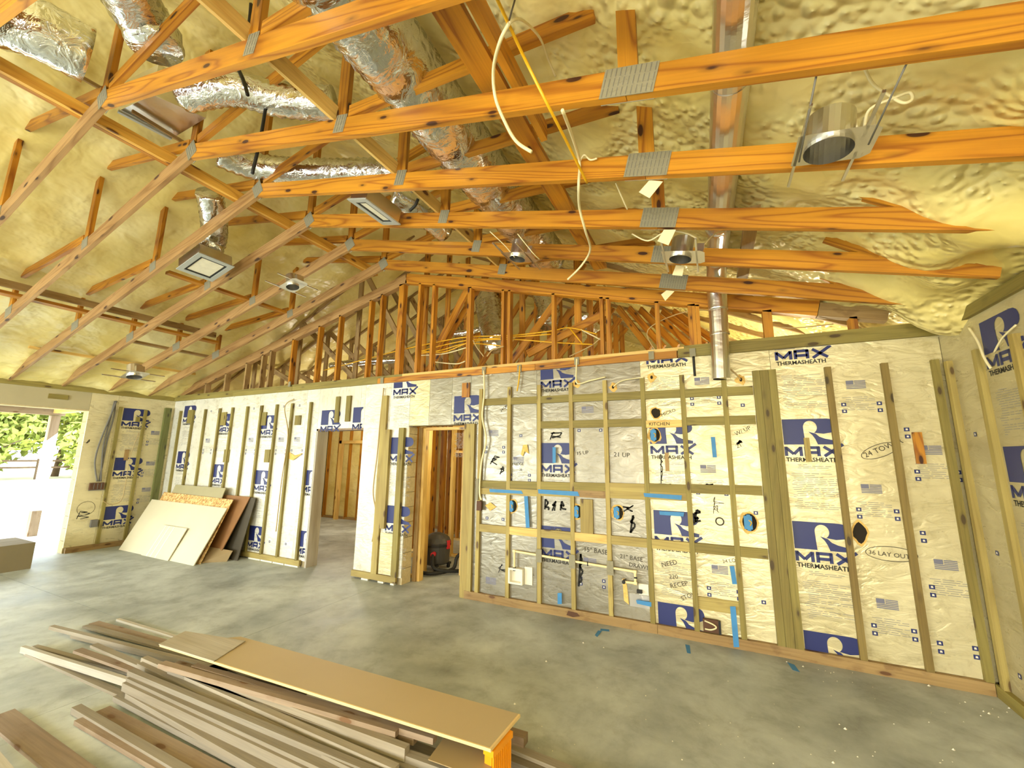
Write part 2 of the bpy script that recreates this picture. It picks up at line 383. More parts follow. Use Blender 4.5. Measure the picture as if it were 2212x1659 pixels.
# ================================================================== SETTING
# floor: slabs between saw cuts, over a dark base
flo = empty('floor', (-4, 2, 0), kind='structure')
cutsx = [-13.4, -9.99, -7.6, -4.08, 2.2]; cutsy = [-4.6, -1.9, 2.41, 6.2, 10.2]
bx('slab_base', -13.4, 2.2, -4.6, 10.2, -.16, -.05, M_HOLE, flo)
for i in range(4):
    for j in range(4):
        g = .002
        bx('floor_slab', cutsx[i]+g, cutsx[i+1]-g, cutsy[j]+g, cutsy[j+1]-g, -.05, 0, M_CON, flo)
# ceiling: foam mesh
def foam_ceiling():
    xs = []; x = XL-.05
    while x < XR+.05: xs.append(x); x += .05 if x < -2.4 else .04
    xs.append(XR+.05)
    ys = []; y = -4.6
    while y < 10.2: ys.append(y); y += .045 if .3 < y < 4.7 else .11
    ys.append(10.2)
    vs = []; nx = len(xs)
    for y in ys:
        for x in xs:
            d = abs(x-RX); z = zroof(x)
            if d < .5: z -= .10*(1-d/.5)
            p = V((x*1.3, y*1.3, 3))
            h = .055*noise.noise(p*1.0)+.035*noise.noise(p*2.7+V((5, 1, 0)))
            gate = max(0, min(1, .5+1.6*noise.noise(V((x*.7, y*.7, 9)))))
            h += .022*gate*abs(noise.noise(p*7))+.012*noise.noise(p*9+V((2, 2, 2)))
            # thinner, flatter bays: each bay between trusses sags a little
            ph = ((D-.475-y)/.607) % 1.0
            h += .03*math.sin(math.pi*ph)
            if x > .7: h -= .20*min(1, (x-.7)/.8)*max(0, .35+noise.noise(V((x*2.5, y*2.2, 1))))
            vs.append((x, y, z+h))
    fs = [(j*nx+i, (j+1)*nx+i, (j+1)*nx+i+1, j*nx+i+1) for j in range(len(ys)-1) for i in range(nx-1)]
    return mk('ceiling', vs, fs, M_FOAM, None, loc=(RX, 2, 4), smooth=True)
tag(foam_ceiling(), kind='structure')
rf = empty('trim_1', (RX, 2, 5.8), kind='structure')
for s in (-1, 1):
    beam('roof_deck', (RX+s*6.15, 2.8, 5.57-.465*6.15+.18), (RX, 2.8, 5.57+.18), 14.8, .06, M_HOLE, rf, up=(0, 0, 1))
# ---------------- printed matter shared meshes (local frame: x right, z up, facing -y)
def poly(pts): return [(p[0], 0, p[1]) for p in pts]
def logo_mesh():
    w, h = .42, .235; vs, fs = [], []
    def strip(A, B):
        """ruled band between two polylines of equal length"""
        k = len(vs)
        for a, b in zip(A, B): vs.append((a[0]*w, 0, a[1]*h)); vs.append((b[0]*w, 0, b[1]*h))
        for i in range(len(A)-1): fs.append((k+2*i, k+2*i+2, k+2*i+3, k+2*i+1))
    c = (.51, .67); rx, rz = .125, .25
    arc = lambda a0, a1, n: [(c[0]+rx*math.cos(math.radians(a0+(a1-a0)*i/n)), c[1]+rz*math.sin(math.radians(a0+(a1-a0)*i/n))) for i in range(n+1)]
    strip([(0, 0), (0, .5), (0, .67)], [(.40, 0), (.387, .5), (.385, .67)])
    L = arc(180, 90, 6); strip([(0, p[1]) for p in L]+[(0, 1)], L+[(.51, 1)])
    Rr = arc(90, -60, 10)
    out = []
    for i, p in enumerate(Rr):
        t = math.radians(90-150*i/10); out.append((.80+.20*max(0, math.cos(t)) if i else .51, .69+.31*math.sin(t) if i else 1))
    # right bowl
    out = [(.51, 1), (.70, 1), (.82, .995), (.90, .97), (.96, .90), (.99, .80), (1.0, .70), (.99, .60), (.95, .51), (.88, .455), (.74, .41)]
    strip(Rr, out)
    strip([(.47, .50), (.50, .44), (.54, .36), (.585, .20), (.62, 0)], [(.60, .42), (.66, .30), (.76, .22), (.88, .17), (1.0, .13)])
    k = len(vs); vs.extend([(.62*w, 0, 0), (1.0*w, 0, 0), (1.0*w, 0, .13*h)]); fs.append((k, k+1, k+2))
    # MAX lettering: stroked
    z0, hh = -.105, .085
    def stroke(a, b, t):
        a, b = V((a[0], a[1])), V((b[0], b[1])); d = (b-a).normalized(); nrm = V((-d.y, d.x))*t/2; k = len(vs)
        for p in (a-nrm, b-nrm, b+nrm, a+nrm): vs.append((p.x, 0, p.y))
        fs.append((k, k+1, k+2, k+3))
    T = .026
    def let(x, ww, segs):
        for (a, b) in segs: stroke((x+a[0]*ww, z0+a[1]*hh), (x+b[0]*ww, z0+b[1]*hh), T)
    let(.012, .115, [((0, 0), (0, 1)), ((0, .9), (.5, .2)), ((.5, .2), (1, .9)), ((1, 0), (1, 1))])
    let(.165, .095, [((0, 0), (0, 1)), ((-.1, .9), (1.1, .9)), ((1, 0), (1, 1)), ((0, .38), (1, .38))])
    let(.30, .115, [((0, 1), (1, 0)), ((0, 0), (1.0, 1)), ((1.0, 1), (1.25, 1.25))])
    return mesh(vs, fs, M_NAVY)
LOGO = logo_mesh()
def text_mesh(s, size, mat, bold=0.0):
    cu = bpy.data.curves.new('t', 'FONT'); cu.body = s; cu.size = size; cu.resolution_u = 2; cu.offset = bold
    o = bpy.data.objects.new('t', cu); COL.objects.link(o)
    dg = bpy.context.evaluated_depsgraph_get(); me = bpy.data.meshes.new_from_object(o.evaluated_get(dg))
    bpy.data.objects.remove(o)
    for v in me.vertices: v.co = V((v.co.x, 0, v.co.y))
    me.materials.clear(); me.materials.append(mat); return me
THERM = text_mesh('THERMASHEATH', .052, M_INK, .0012)
def fineprint(w, rows, dz, seed):
    rnd = random.Random(seed); vs, fs = [], []
    for i in range(rows):
        x = rnd.uniform(0, .04)
        while x < w-.02:
            l = min(w-x, rnd.uniform(.02, .10)); k = len(vs)
            for p in ((x, -i*dz), (x+l, -i*dz), (x+l, -i*dz+.0045), (x, -i*dz+.0045)): vs.append((p[0], 0, p[1]))
            fs.append((k, k+1, k+2, k+3)); x += l+.012
            if rnd.random() < .12: break
    return mesh(vs, fs, M_GREYP)
FINE = [fineprint(.36, 20, .016, 1), fineprint(.36, 20, .016, 2), fineprint(.24, 8, .016, 3), fineprint(.26, 3, .014, 4)]
def flagmesh():
    vs, fs = [], []
    def q(x0, z0, x1, z1):
        k = len(vs); vs.extend([(x0, 0, z0), (x1, 0, z0), (x1, 0, z1), (x0, 0, z1)]); fs.append((k, k+1, k+2, k+3))
    for i in range(6): q(0 if i < 3 else .06, i*.013, .14, i*.013+.008)
    q(0, .038, .055, .075); return mesh(vs, fs, M_FLAG)
FLAG = flagmesh()
def iconmesh():
    vs = [(-.018, 0, -.016), (.018, 0, -.016), (.018, 0, .016), (-.018, 0, .016), (-.008, -.0006, -.007), (.008, -.0006, -.007), (.006, -.0006, .008), (-.006, -.0006, .008)]
    return mesh(vs, [(0, 1, 2, 3), (4, 5, 6, 7)], [M_NAVY, M_WHITE], [0, 1])
ICON = iconmesh()
import bmesh
def clipped(me, zmax, xmax=9):
    bm = bmesh.new(); bm.from_mesh(me)
    bmesh.ops.bisect_plane(bm, geom=bm.verts[:]+bm.edges[:]+bm.faces[:], plane_co=(0, 0, zmax), plane_no=(0, 0, 1), clear_outer=True)
    bmesh.ops.bisect_plane(bm, geom=bm.verts[:]+bm.edges[:]+bm.faces[:], plane_co=(xmax, 0, 0), plane_no=(1, 0, 0), clear_outer=True)
    m2 = bpy.data.meshes.new('m'); bm.to_mesh(m2); bm.free()
    m2.materials.clear(); m2.materials.append(me.materials[0]); return m2
class Wall:
    """maps wall-plane (s, z) to the world; s runs to the viewer's right"""
    def __init__(self, obj, kind): self.o, self.k = obj, kind
    def P(self, s, z, off=.0025):
        if self.k == 'back': return V((s, D-off, z)), 0
        if self.k == 'left': return V((XL+off, s, z)), math.pi/2
        return V((XR-off, -s, z)), -math.pi/2
    def put(self, name, me, s, z, off=.0025, tilt=0.0, sc=1.0, par=None):
        p, rz = self.P(s, z, off)
        rot = (Matrix.Rotation(rz, 3, 'Z') @ Matrix.Rotation(-tilt, 3, 'Y')).to_euler()
        o = link(name, me, par or self.o, p, rot)
        if sc != 1: o.scale = (sc,)*3 if not isinstance(sc, tuple) else sc
        return o
    def box(self, name, s0, s1, z0, z1, t, mat, off=0.0, parent=None):
        pr = parent or self.o
        if self.k == 'back': return bx(name, s0, s1, D-off-t, D-off, z0, z1, mat, pr)
        if self.k == 'left': return bx(name, XL+off, XL+off+t, s0, s1, z0, z1, mat, pr)
        return bx(name, XR-off-t, XR-off, -s1, -s0, z0, z1, mat, pr)
    def logo(self, s, ztop, clip=None):
        lg = self.put('printed_logo', clipped(LOGO, 9, clip) if clip else LOGO, s, ztop-.235)
        self.put('printed_lettering', clipped(THERM, 9, clip-.005) if clip else THERM, s+.005, ztop-.235-.155, par=lg)
        if clip: return
        self.put('fine_print', FINE[3], s+.08, ztop-.235-.185, par=lg)
        self.put('fine_print', FINE[random.randint(0, 1)], s+.03, ztop-.50)
    def motif(self, s, z):
        fl = self.put('printed_flag', FLAG, s, z); self.put('fine_print', FINE[2], s-.05, z-.08, par=fl)
        for a in (-.035, .215):
            for b in (-.14, -.20): self.put('printed_icon', ICON, s+a, z+b)
wb_ = empty('wall_back', (-4, D, 0), kind='structure')
wl_ = empty('wall_left', (XL, 2, 0), kind='structure')
wr_ = empty('wall_right', (XR, 2, 0), kind='structure')
BK, LF, RT = Wall(wb_, 'back'), Wall(wl_, 'left'), Wall(wr_, 'right')
D1 = (-5.70, -4.70, 2.10); D2 = (-3.84, -2.83, 2.11)
# cores (concrete block) and facing boards of the back wall
def cols(x0, x1, z0, z1, bd=True):
    """boards of 1.22 between x0..x1"""
    xs = [x0]+[s for s in (-9.69, -8.46, -7.22, -6.0, -4.79, -4.2, -3.50, -3.13, -1.89, -.66, .565) if x0+.06 < s < x1-.06]+[x1]
    for a, b in zip(xs[:-1], xs[1:]):
        bx('foam_board', a+.0015, b-.0015, D, D+.02, z0, z1, M_SIL if -3.6 < (a+b)/2 < -.7 else (M_WHB if (a+b)/2 < -3.8 else M_BRD), wb_)
for a, b, z0, z1 in ((XL, D1[0], 0, H), (D1[1], D2[0], 0, H), (D2[1], XR, 0, H), (D1[0], D1[1], D1[2], H), (D2[0], D2[1], D2[2], H)):
    cols(a, b, z0+(.09 if z0 == 0 else 0), z1)
    if z0 == 0: bx('wall_core', a+(.02 if a > XL else 0), b-.02 if b < XR else b, D+.02, D+.20, 0, H-.01, M_MORTAR, wb_)
    else: bx('lintel', a-.02, b+.02, D+.021, D+.20, z0, H-.01, M_MORTAR, wb_)
# block ends at the door jambs
for xj, sgn in ((D1[0], -1), (D2[0], -1), (D1[1], 1), (D2[1], 1)):
    for k in range(11):
        z0 = k*.2; z1 = min(z0+.192, 2.09)
        if z1-z0 < .05: continue
        bx('concrete_block', min(xj, xj+sgn*.021), max(xj, xj+sgn*.021), D+.022, D+.199, z0, z1, M_BLOCK, wb_)
# treated jamb lining of the first door
bx('jamb_board', D1[0]-.005, D1[0]+.03, D+.0, D+.2, 0, D1[2], W_PD, wb_)
bx('head_board', D1[0], D1[1], D+.0, D+.2, D1[2]-.03, D1[2], W_O, wb_)
# top plates
xp = [XL, -8.0, -6.35, -4.45, -1.9, -0.27]
for i in range(5):
    bx('top_plate', xp[i]+.002, xp[i+1]-.002, D-.038, D+.09, H+.0, H+.076, W_G if i < 3 else W_T, wb_)
bx('top_plate', -.26, XR, D-.038, D+.09, H+.0, H+.09, W_G, wb_)
bx('sill_plate', XL, -4.0, D-.02, D+.10, H+.078, H+.115, W_G, wb_)
bx('sill_plate', -3.998, -.2, D-.02, D+.10, H+.078, H+.115, W_P, wb_)
bx('sill_plate', -.198, XR, D-.02, D+.10, H+.092, H+.125, W_G, wb_)
# furring strips
FT = .038
for px in (395, 422, 448, 479, 506, 538, 568, 601, 634, 674):
    x = onY(px, 880, D).x; BK.box('furring_strip', x-.022, x+.022, .09, 2.54, FT, W_G)
for x in (-2.66, -2.25, -1.85, -1.45, -1.05, -.64, -.24, .15):
    BK.box('furring_strip', x-.023, x+.023, .09, 2.56, FT, W_GP if x < -1 else W_G)
for x0, x1 in ((.405, .465), (.467, .535), (.537, .60)): BK.box('furring_strip', x0, x1, .09, 2.55, .045, W_G)
for x in (1.005, 1.41, 1.74): BK.box('furring_strip', x-.024, x+.024, .09, 2.54, FT, W_G if x > 1.5 else W_GD)
BK.box('furring_strip', -4.335, -4.235, .10, 2.56, .04, W_GP); BK.box('furring_strip', -4.228, -4.14, .70, 2.06, .05, W_GP)
BK.box('furring_strip', -3.975, -3.885, .10, 2.08, .05, W_G)
BK.box('foam_board_offcut', -4.22, -4.0, .11, .64, .02, M_BRD)
BK.box('furring_strip', -5.30, -5.22, 2.19, 2.60, .03, W_G); BK.box('furring_strip', -5.07, -4.98, 2.20, 2.60, .03, W_G)
# door-side posts of the kitchen wall
BK.box('door_post', -2.90, -2.80, 0.0, 2.11, .05, W_GP, off=-.02); BK.box('door_post', -2.795, -2.74, .09, 2.11, .04, W_GP)
# base plates
BK.box('base_plate', -2.83, -.6, 0, .088, FT, W_B); BK.box('base_plate', -.597, XR-.04, 0, .088, FT, W_B)
BK.box('base_plate', D1[1], D2[0]-.06, .022, .10, FT, W_GP); BK.box('base_plate', XL+.1, D1[0]-.08, .022, .10, FT, W_GP)
for x0, x1 in ((-7.0, -6.7), (-6.68, -6.4), (-6.38, -6.12), (-6.1, -5.8), (-4.5, -4.38), (-4.2, -4.1), (-3.98, -3.92)):
    BK.box('shim', x0, x1, 0, .02, .04, M_WHITE)
# kitchen blocking (between the furring)
fx = [-2.66, -2.25, -1.85, -1.45, -1.05, -.64, -.24, .15, .42]
def blocking(z0, z1, i0, i1, mats, hh=.085, t=.036, slope=0):
    for i in range(i0, i1):
        f = (fx[i]-fx[0])/(fx[-1]-fx[0]); za = z0+(z1-z0)*f
        BK.box('blocking', fx[i]+.024, fx[i+1]-.024, za, za+hh, t, mats[i % len(mats)])
blocking(2.34, 2.315, 0, 8, [W_G])
blocking(2.03, 2.03, 2, 5, [W_G, W_G])
BK.box('blocking', -.617, -.264, 2.015, 2.09, .04, W_P); blocking(2.03, 2.03, 6, 8, [W_G])
blocking(1.315, 1.37, 0, 8, [W_G, W_G, W_G, W_G, W_GP], .085)
blocking(1.235, 1.30, 0, 6, [W_GP, W_GP, W_GP, W_B, W_GP], .075)
blocking(.79, .80, 0, 8, [W_GP, W_P, W_GP, W_P, W_GP, W_GP, W_G, W_G], .088)
BK.box('blocking', -.217, .127, .285, .395, .02, W_GP)
BK.box('blocking', -1.36, -1.22, .86, 1.24, .03, W_GP)
# prints on the back wall
for x, zs in ((-.59, (3.05, 2.08, 1.17, .29)), (-1.84, (2.86, 1.86, .92)), (.61, (2.98, 2.07, 1.15, .24)), (-3.09, (2.49,)),
              (-4.16, (2.90, 1.95, 1.01)), (-5.93, (1.45, .53)), (-7.12, (2.36, 1.42, .51)), (-8.40, (2.43, 1.5)), (-9.62, (2.64, 1.73))):
    for z in zs:
        if z > 2.8:      # only the lettering shows under the top plate
            lg = BK.put('printed_logo', clipped(LOGO, H-(z-.235)-.002), x, z-.235); BK.put('printed_lettering', THERM, x+.005, z-.39, par=lg)
            BK.put('fine_print', FINE[0], x+.03, z-.50)
        else: BK.logo(x, z, clip=.215 if x == -5.93 else None)
BK.put('printed_logo', LOGO, -5.62, 2.16); BK.put('printed_logo', clipped(LOGO, 9, .2), -4.93, 2.18)
for x, z in ((1.13, 2.33), (1.14, 1.42), (1.14, .50), (-.12, 2.45), (-.12, 1.56), (-.08, .62), (-1.33, 2.2), (-1.34, .55), (-2.55, .20), (-2.55, 1.95),
             (1.56, 1.75), (1.54, .85), (-2.2, 1.62)):
    BK.motif(x, z)
for x, z in ((1.50, 1.96), (1.50, 1.90), (1.5, 1.12), (1.5, 1.06), (1.5, .30), (1.5, .24), (1.7, .30), (1.7, .24), (.30, 2.22), (.33, 1.2), (.33, .42), (-2.1, 1.95), (-2.55, .95), (-2.33, .95)):
    BK.put('printed_icon', ICON, x, z)
for px in (448, 538, 601, 634):
    x = onY(px, 880, D).x; BK.motif(x+.1, 1.9); BK.put('printed_icon', ICON, x+.15, 2.5); BK.put('printed_icon', ICON, x+.15, .3)
def note(s, x, z, size, tilt=0.0, wall=BK, mat=M_PEN, name='handwriting', bold=0.0):
    wall.put(name, text_mesh(s, size*.82, mat, bold), x, z, .004, tilt)
note('21 UP', -.98, 1.71, .085, -.05); note('15 UP', -1.40, 1.72, .07, .1); note('15" BASE', -1.34, .69, .085, -.05)
note('21" BASE', -.95, .66, .075, -.05); note('DRAWER', -.86, .59, .07, -.08); note('NEED', -.53, .62, .075, .3)
note('220', -.47, .52, .07, .1); note('RECEP', -.46, .43, .075, .3); note('STOVE', -.36, .33, .07, .5)
note('FRIDGE', -2.21, 1.59, .055, .05); note('36', -2.12, 1.53, .05); note('MICRO', -.46, 2.13, .06, .35)
note('W/ UP', .22, 1.92, .065, .45); note('21"', .22, 1.80, .065, .4); note('24 TOWER', 1.20, 1.72, .075, .45); note('36 LAY OUT', 1.13, .92, .06, -.05)
note('24 LOW', .02, .72, .055, .2); note('24 UPR', -2.38, 2.25, .055, .6); note('20 AMP', -1.72, .88, .05)
note('BACKSPLASH', -.56, 1.385, .05, 0); 
for o in (BK.put('handwriting', text_mesh('KITCHEN', .05, M_INK), -.59, 2.035, .0425),): pass
def ring(s, z, a, b, wall=BK, tilt=0.0, t=.005):
    vs, fs = [], []; n = 28
    for i in range(n):
        an = 2*math.pi*i/n; c, sn = math.cos(an), math.sin(an); vs += [(c*a, 0, sn*b), (c*(a-t), 0, sn*(b-t))]
    for i in range(n): j = (i+1) % n; fs.append((2*i, 2*j, 2*j+1, 2*i+1))
    wall.put('marker_ring', mesh(vs, fs, M_PEN), s, z, .004, tilt)
ring(1.30, 1.78, .14, .055, tilt=.4); ring(1.28, .935, .17, .06); ring(.02, 1.10, .04, .04, t=.012)
def scribble(s, z, w, h, n, seed, t=.012, wall=BK):
    rnd = random.Random(seed); vs, fs = [], []
    p = V((0, 0))
    for i in range(n):
        q = V((rnd.uniform(0, w), h*(1-i/n)+rnd.uniform(-.02, .02))); d = (q-p)
        if d.length > .005:
            nr = V((-d.y, d.x)).normalized()*t/2; k = len(vs)
            for r in (p-nr, q-nr, q+nr, p+nr): vs.append((r.x, 0, r.y))
            fs.append((k, k+1, k+2, k+3))
        p = q
    wall.put('marker_scribble', mesh(vs, fs, M_INK), s, z, .0035)
scribble(-1.79, 1.10, .06, .10, 7, 1, .02); scribble(-1.70, 1.09, .05, .09, 6, 2, .018); scribble(-1.60, 1.10, .07, .10, 6, 3, .02)
scribble(-1.72, 1.90, .16, .10, 9, 4, .014); scribble(-.83, .92, .05, .17, 9, 5, .02); scribble(-.90, 1.13, .14, .06, 8, 6)
scribble(-.21, 1.06, .10, .15, 9, 7, .02); scribble(-.03, 1.17, .10, .14, 16, 8, .005); scribble(-.50, 1.44, .03, .30, 14, 9, .008)
scribble(-1.40, .32, .05, .34, 12, 10, .022); scribble(-2.52, 1.6, .14, .10, 8, 11, .012); scribble(-2.38, 1.48, .08, .09, 8, 12, .012)
scribble(-2.76, 1.28, .012, .35, 6, 13, .02); scribble(-2.76, .42, .012, .32, 6, 14, .02); scribble(.22, 1.84, .04, .05, 6, 15, .02)
scribble(-2.38, .34, .12, .10, 10, 16, .008); scribble(.42, 1.47, .17, .025, 10, 17, .012); scribble(-.45, 1.40, .2, .03, 12, 18, .014); scribble(-.15, 1.41, .2, .03, 8, 19, .012)
# ------------------ left wall: block core, header over the big opening, boards
def lbox(name, y0, y1, z0, z1, x0, x1, mat): return bx(name, x0, x1, y0, y1, z0, z1, mat, wl_)
lbox('wall_core', YJ+.02, D+.2, 0, H, XL-.2, XL-.02, M_MORTAR); lbox('wall_core', -4.6, -2.2, 0, H, XL-.2, XL-.02, M_MORTAR)
lbox('header', -2.3, YJ+.1, HD, H, XL-.2, XL-.02, M_MORTAR); lbox('header_soffit', -2.2, YJ, HD-.02, HD-.001, XL-.2, XL, M_BLOCK)
for k in range(12):
    z0 = k*.203; z1 = min(z0+.196, HD-.02); lbox('concrete_block', YJ, YJ+.02, z0, z1, XL-.2, XL-.021, M_BLOCK)
for a, b in ((YJ, 3.70), (3.703, D)): lbox('foam_board', a, b, 0.09, H, XL-.02, XL, M_BRD)
for a, b in ((-4.6, -2.2),): lbox('foam_board', a, b, 0, H, XL-.02, XL, M_BRD)
for a, b in ((-2.197, .3), (.303, 1.93), (1.933, YJ-.003)): lbox('header_board', a, b, HD, H, XL-.02, XL, M_BUFF)
lbox('top_plate', -4.6, D-.04, H, H+.085, XL-.1, XL+.03, W_G)
LF.box('furring_strip', 3.745-.02, 3.745+.025, .09, 2.54, FT, W_G); LF.box('furring_strip', 4.13-.02, 4.13+.025, .09, 2.52, FT, W_G)
LF.box('corner_post', 4.44, 4.55, 0, 2.60, .05, W_GG); LF.box('base_plate', YJ+.02, D-.05, 0, .088, FT, W_B)
LF.box('scrap_block', 3.20, 3.40, 2.60, 2.68, .03, W_G) if False else LF.box('scrap_block', 2.78, 3.02, 2.58, 2.66, .02, W_G)
for z in (2.53, 1.60, .72): LF.logo(3.80, z) if z > .8 else (LF.put('printed_logo', LOGO, 3.78, z-.235), LF.put('printed_lettering', THERM, 3.785, z-.39))
for z in (2.05, 1.45, .95): LF.motif(4.28, z)
LF.box('scrap_block', 4.00, 4.06, 2.28, 2.38, .03, W_G); LF.box('scrap_block', 3.92, 3.98, 1.55, 1.75, .02, W_B)
scribble(3.42, .55, .2, .12, 9, 21, .01, LF); ring(3.52, .72, .12, .12, LF); scribble(3.36, 1.85, .04, .05, 5, 23, .01, LF)
# ------------------ right wall
bx('wall_core', XR+.02, XR+.2, -4.6, D+.2, 0, H, M_MORTAR, wr_)
for i in range(8):
    b = D-.005-i*1.22; a = max(b-1.217, -4.6)
    if b > -4.6: bx('foam_board', XR, XR+.02, a, b, 0, H, M_TANB, wr_)
bx('top_plate', XR-.03, XR+.1, -4.6, D-.04, H, H+.085, W_G, wr_)
bx('base_plate', XR-.038, XR, -4.6, D-.04, 0, .088, W_G, wr_)
for y in (4.49, 4.08, 3.66, 3.25, 2.84, 2.43, 2.0, 1.6): bx('furring_strip', XR-FT, XR, y-.024, y+.024, .09, 2.50, W_GP, wr_)
for z in (2.68, 1.80, .9): RT.logo(-4.03, z) if z < 2.4 else (RT.put('printed_logo', LOGO, -4.03, z-.235), RT.put('printed_lettering', THERM, -4.02, z-.39), RT.put('fine_print', FINE[1], -4.0, z-.5))
for z in (1.9, 1.05, .25): RT.put('printed_icon', ICON, -4.33, z)
RT.box('blue_box', -3.62, -3.55, .95, 1.18, .05, M_BLUE)
tube('cable', [(XR-.02, 4.12, 2.68), (XR-.03, 4.02, 2.55), (XR-.04, 3.96, 2.42), (XR-.03, 3.93, 2.33)], .008, M_ROMW, wr_)
tube('cable', [(XR-.02, 3.62, 2.55), (XR-.03, 3.75, 2.50), (XR-.03, 3.86, 2.43)], .006, M_ROMW, wr_)
# rear wall behind the camera with two big openings
wre = empty('wall_rear', (-4, -4.6, 0), kind='structure')
for a, b, z0, z1 in ((XL, -9.2, 0, H), (-5.2, -3.9, 0, H), (1.5, XR, 0, H), (-9.2, -5.2, 2.4, H), (-3.9, 1.5, 2.5, H), (-3.9, 1.5, 0, .35)):
    bx('wall_panel', a, b, -4.8, -4.6, z0, z1, M_BRD, wre)
mk('gable_panel', [(XL, -4.62, H), (XR, -4.62, H), (RX, -4.62, 5.7), (XL, -4.8, H), (XR, -4.8, H), (RX, -4.8, 5.7)],
   [(0, 1, 2), (5, 4, 3), (0, 3, 4, 1), (1, 4, 5, 2), (2, 5, 3, 0)], M_FOAM, wre)
# far end closure beyond the back rooms
wf = empty('wall_far', (-4, 10, 0), kind='structure')
bx('wall_panel', XL, XR+.1, 9.95, 10.1, 0, H, M_FOAM, wf)
mk('gable_panel', [(XL, 9.95, H), (XR, 9.95, H), (RX, 9.95, 5.7), (XL, 10.1, H), (XR, 10.1, H), (RX, 10.1, 5.7)],
   [(2, 1, 0), (3, 4, 5), (1, 4, 3, 0), (2, 5, 4, 1), (0, 3, 5, 2)], M_FOAM, wf)
bx('wall_panel', XL-.2, XL, D+.2, 10.1, 0, H+.1, M_BRD, wf); bx('wall_panel', XR, XR+.2, D+.2, 10.1, 0, H+.1, M_BRD, wf)
# ================================================================== TRUSSES over the great room
TY = [D-.475-.607*k for k in range(8)]
HT = .14                                             # chord depth
def chordpt(x, y, up=.5): return V((x, y, zb(x)+HT*up/ math.cos(math.atan(SL))))
def truss(k, y):
    lab = ['roof truss nearest to the stud gable above the back wall', 'second roof truss out from the stud gable',
           'third roof truss out from the stud gable', 'fourth roof truss out from the gable, beside the large recessed light housing',
           'roof truss with the largest nail plate, crossing the photo from upper left to upper right',
           'close roof truss whose long chord leaves the photo at the top centre',
           'nearest roof truss, only its left chord showing in the top left corner', 'roof truss just behind the viewer, outside the photo'][k]
    t = empty('roof_truss', (RX, y, RZ), lab, 'roof truss', 'scissor trusses over the great room')
    w = .038; L = -.2353
    c = math.cos(math.atan(SL)); hh = HT
    # ceiling chords: left, right inner and right outer (spliced under the big plate)
    beam('ceiling_chord', (XL+.02, y, zb(XL+.02)+hh/2/c), (RX-.0, y, zb(RX)+hh/2/c), w, hh, W_TL, t)
    beam('ceiling_chord', (RX+.002, y, zb(RX)+hh/2/c), (L, y, zb(L)+hh/2/c), w, hh, W_T, t)
    beam('ceiling_chord', (L+.003, y, zb(L)+hh/2/c), (XR-.05-.03*(k % 3), y, zb(XR-.05)+hh/2/c), w, hh, W_T, t)
    for s in (-1, 1):   # top chords, mostly buried in the foam
        beam('top_chord', (RX+s*5.9, y, zroof(RX+s*5.9)+.13), (RX+s*.02, y, zroof(RX)+.13), w, .14, W_T, t)
    zt = lambda x: zroof(x)+.03
    beam('king_post', (RX, y, RZ+.17), (RX, y, 5.45), w, .089, W_T, t, up=(1, 0, 0))
    for s in (-1, 1):
        n1 = RX+s*1.91; n2 = RX+s*3.81
        beam('web', (RX+s*.07, y, RZ+.17), (RX+s*1.72, y, zt(RX+s*1.72)), w, .089, W_T, t)
        beam('web', (n1, y, zb(n1)+.13), (n1, y, zt(n1)), w, .089, W_T, t, up=(1, 0, 0))
        beam('web', (n1+s*.07, y, zb(n1)+.17), (RX+s*3.66, y, zt(RX+s*3.66)), w, .089, W_T, t)
        beam('web', (n2, y, zb(n2)+.13), (n2, y, zt(n2)), w, .089, W_T, t, up=(1, 0, 0))
        if s > 0 and k < 3: beam('web', (1.15, y, zb(1.15)+.13), (.86, y, zt(.86)), w, .07, W_T, t)
    # pressed steel nail plates with rows of teeth slots
    def plate(x, z, pw, ph, tilt):
        for sd in (-1, 1):
            a = V((math.cos(tilt), 0, math.sin(tilt)))*pw/2; cpt = V((x, y+sd*(w/2+.002), z))
            o = beam('nail_plate', cpt-a, cpt+a, .003, ph, M_PLATE, t)
            if sd < 0 and k < 6:
                n = int(pw/.022); vs, fs = [], []
                ax = a.normalized(); uz = V((-ax.z, 0, ax.x))
                for i in range(n):
                    for j in range(3):
                        p = cpt+ax*((i+.5)/n-.5)*pw+uz*((j+.5)/3-.5)*ph+V((0, -.0035, 0)); q = len(vs)
                        for (u, v_) in ((-.0016, -ph*.14), (.0016, -ph*.14), (.0016, ph*.14), (-.0016, ph*.14)): vs.append(p+ax*u+uz*v_)
                        fs.append((q, q+1, q+2, q+3))
                mk('tooth_slots', vs, fs, M_SLOT, o, loc=org(o))
    plate(L, zb(L)+.075, .25, .15, -math.atan(SL)); plate(RX, RZ+.08, .13, .16, .5)
    plate(RX+1.91, zb(RX+1.91)+.10, .10, .13, -.25); plate(RX-1.91, zb(RX-1.91)+.10, .13, .12, .25)
    plate(RX-3.81, zb(RX-3.81)+.09, .20, .13, math.atan(SL))
    return t
for k, y in enumerate(TY): truss(k, y)
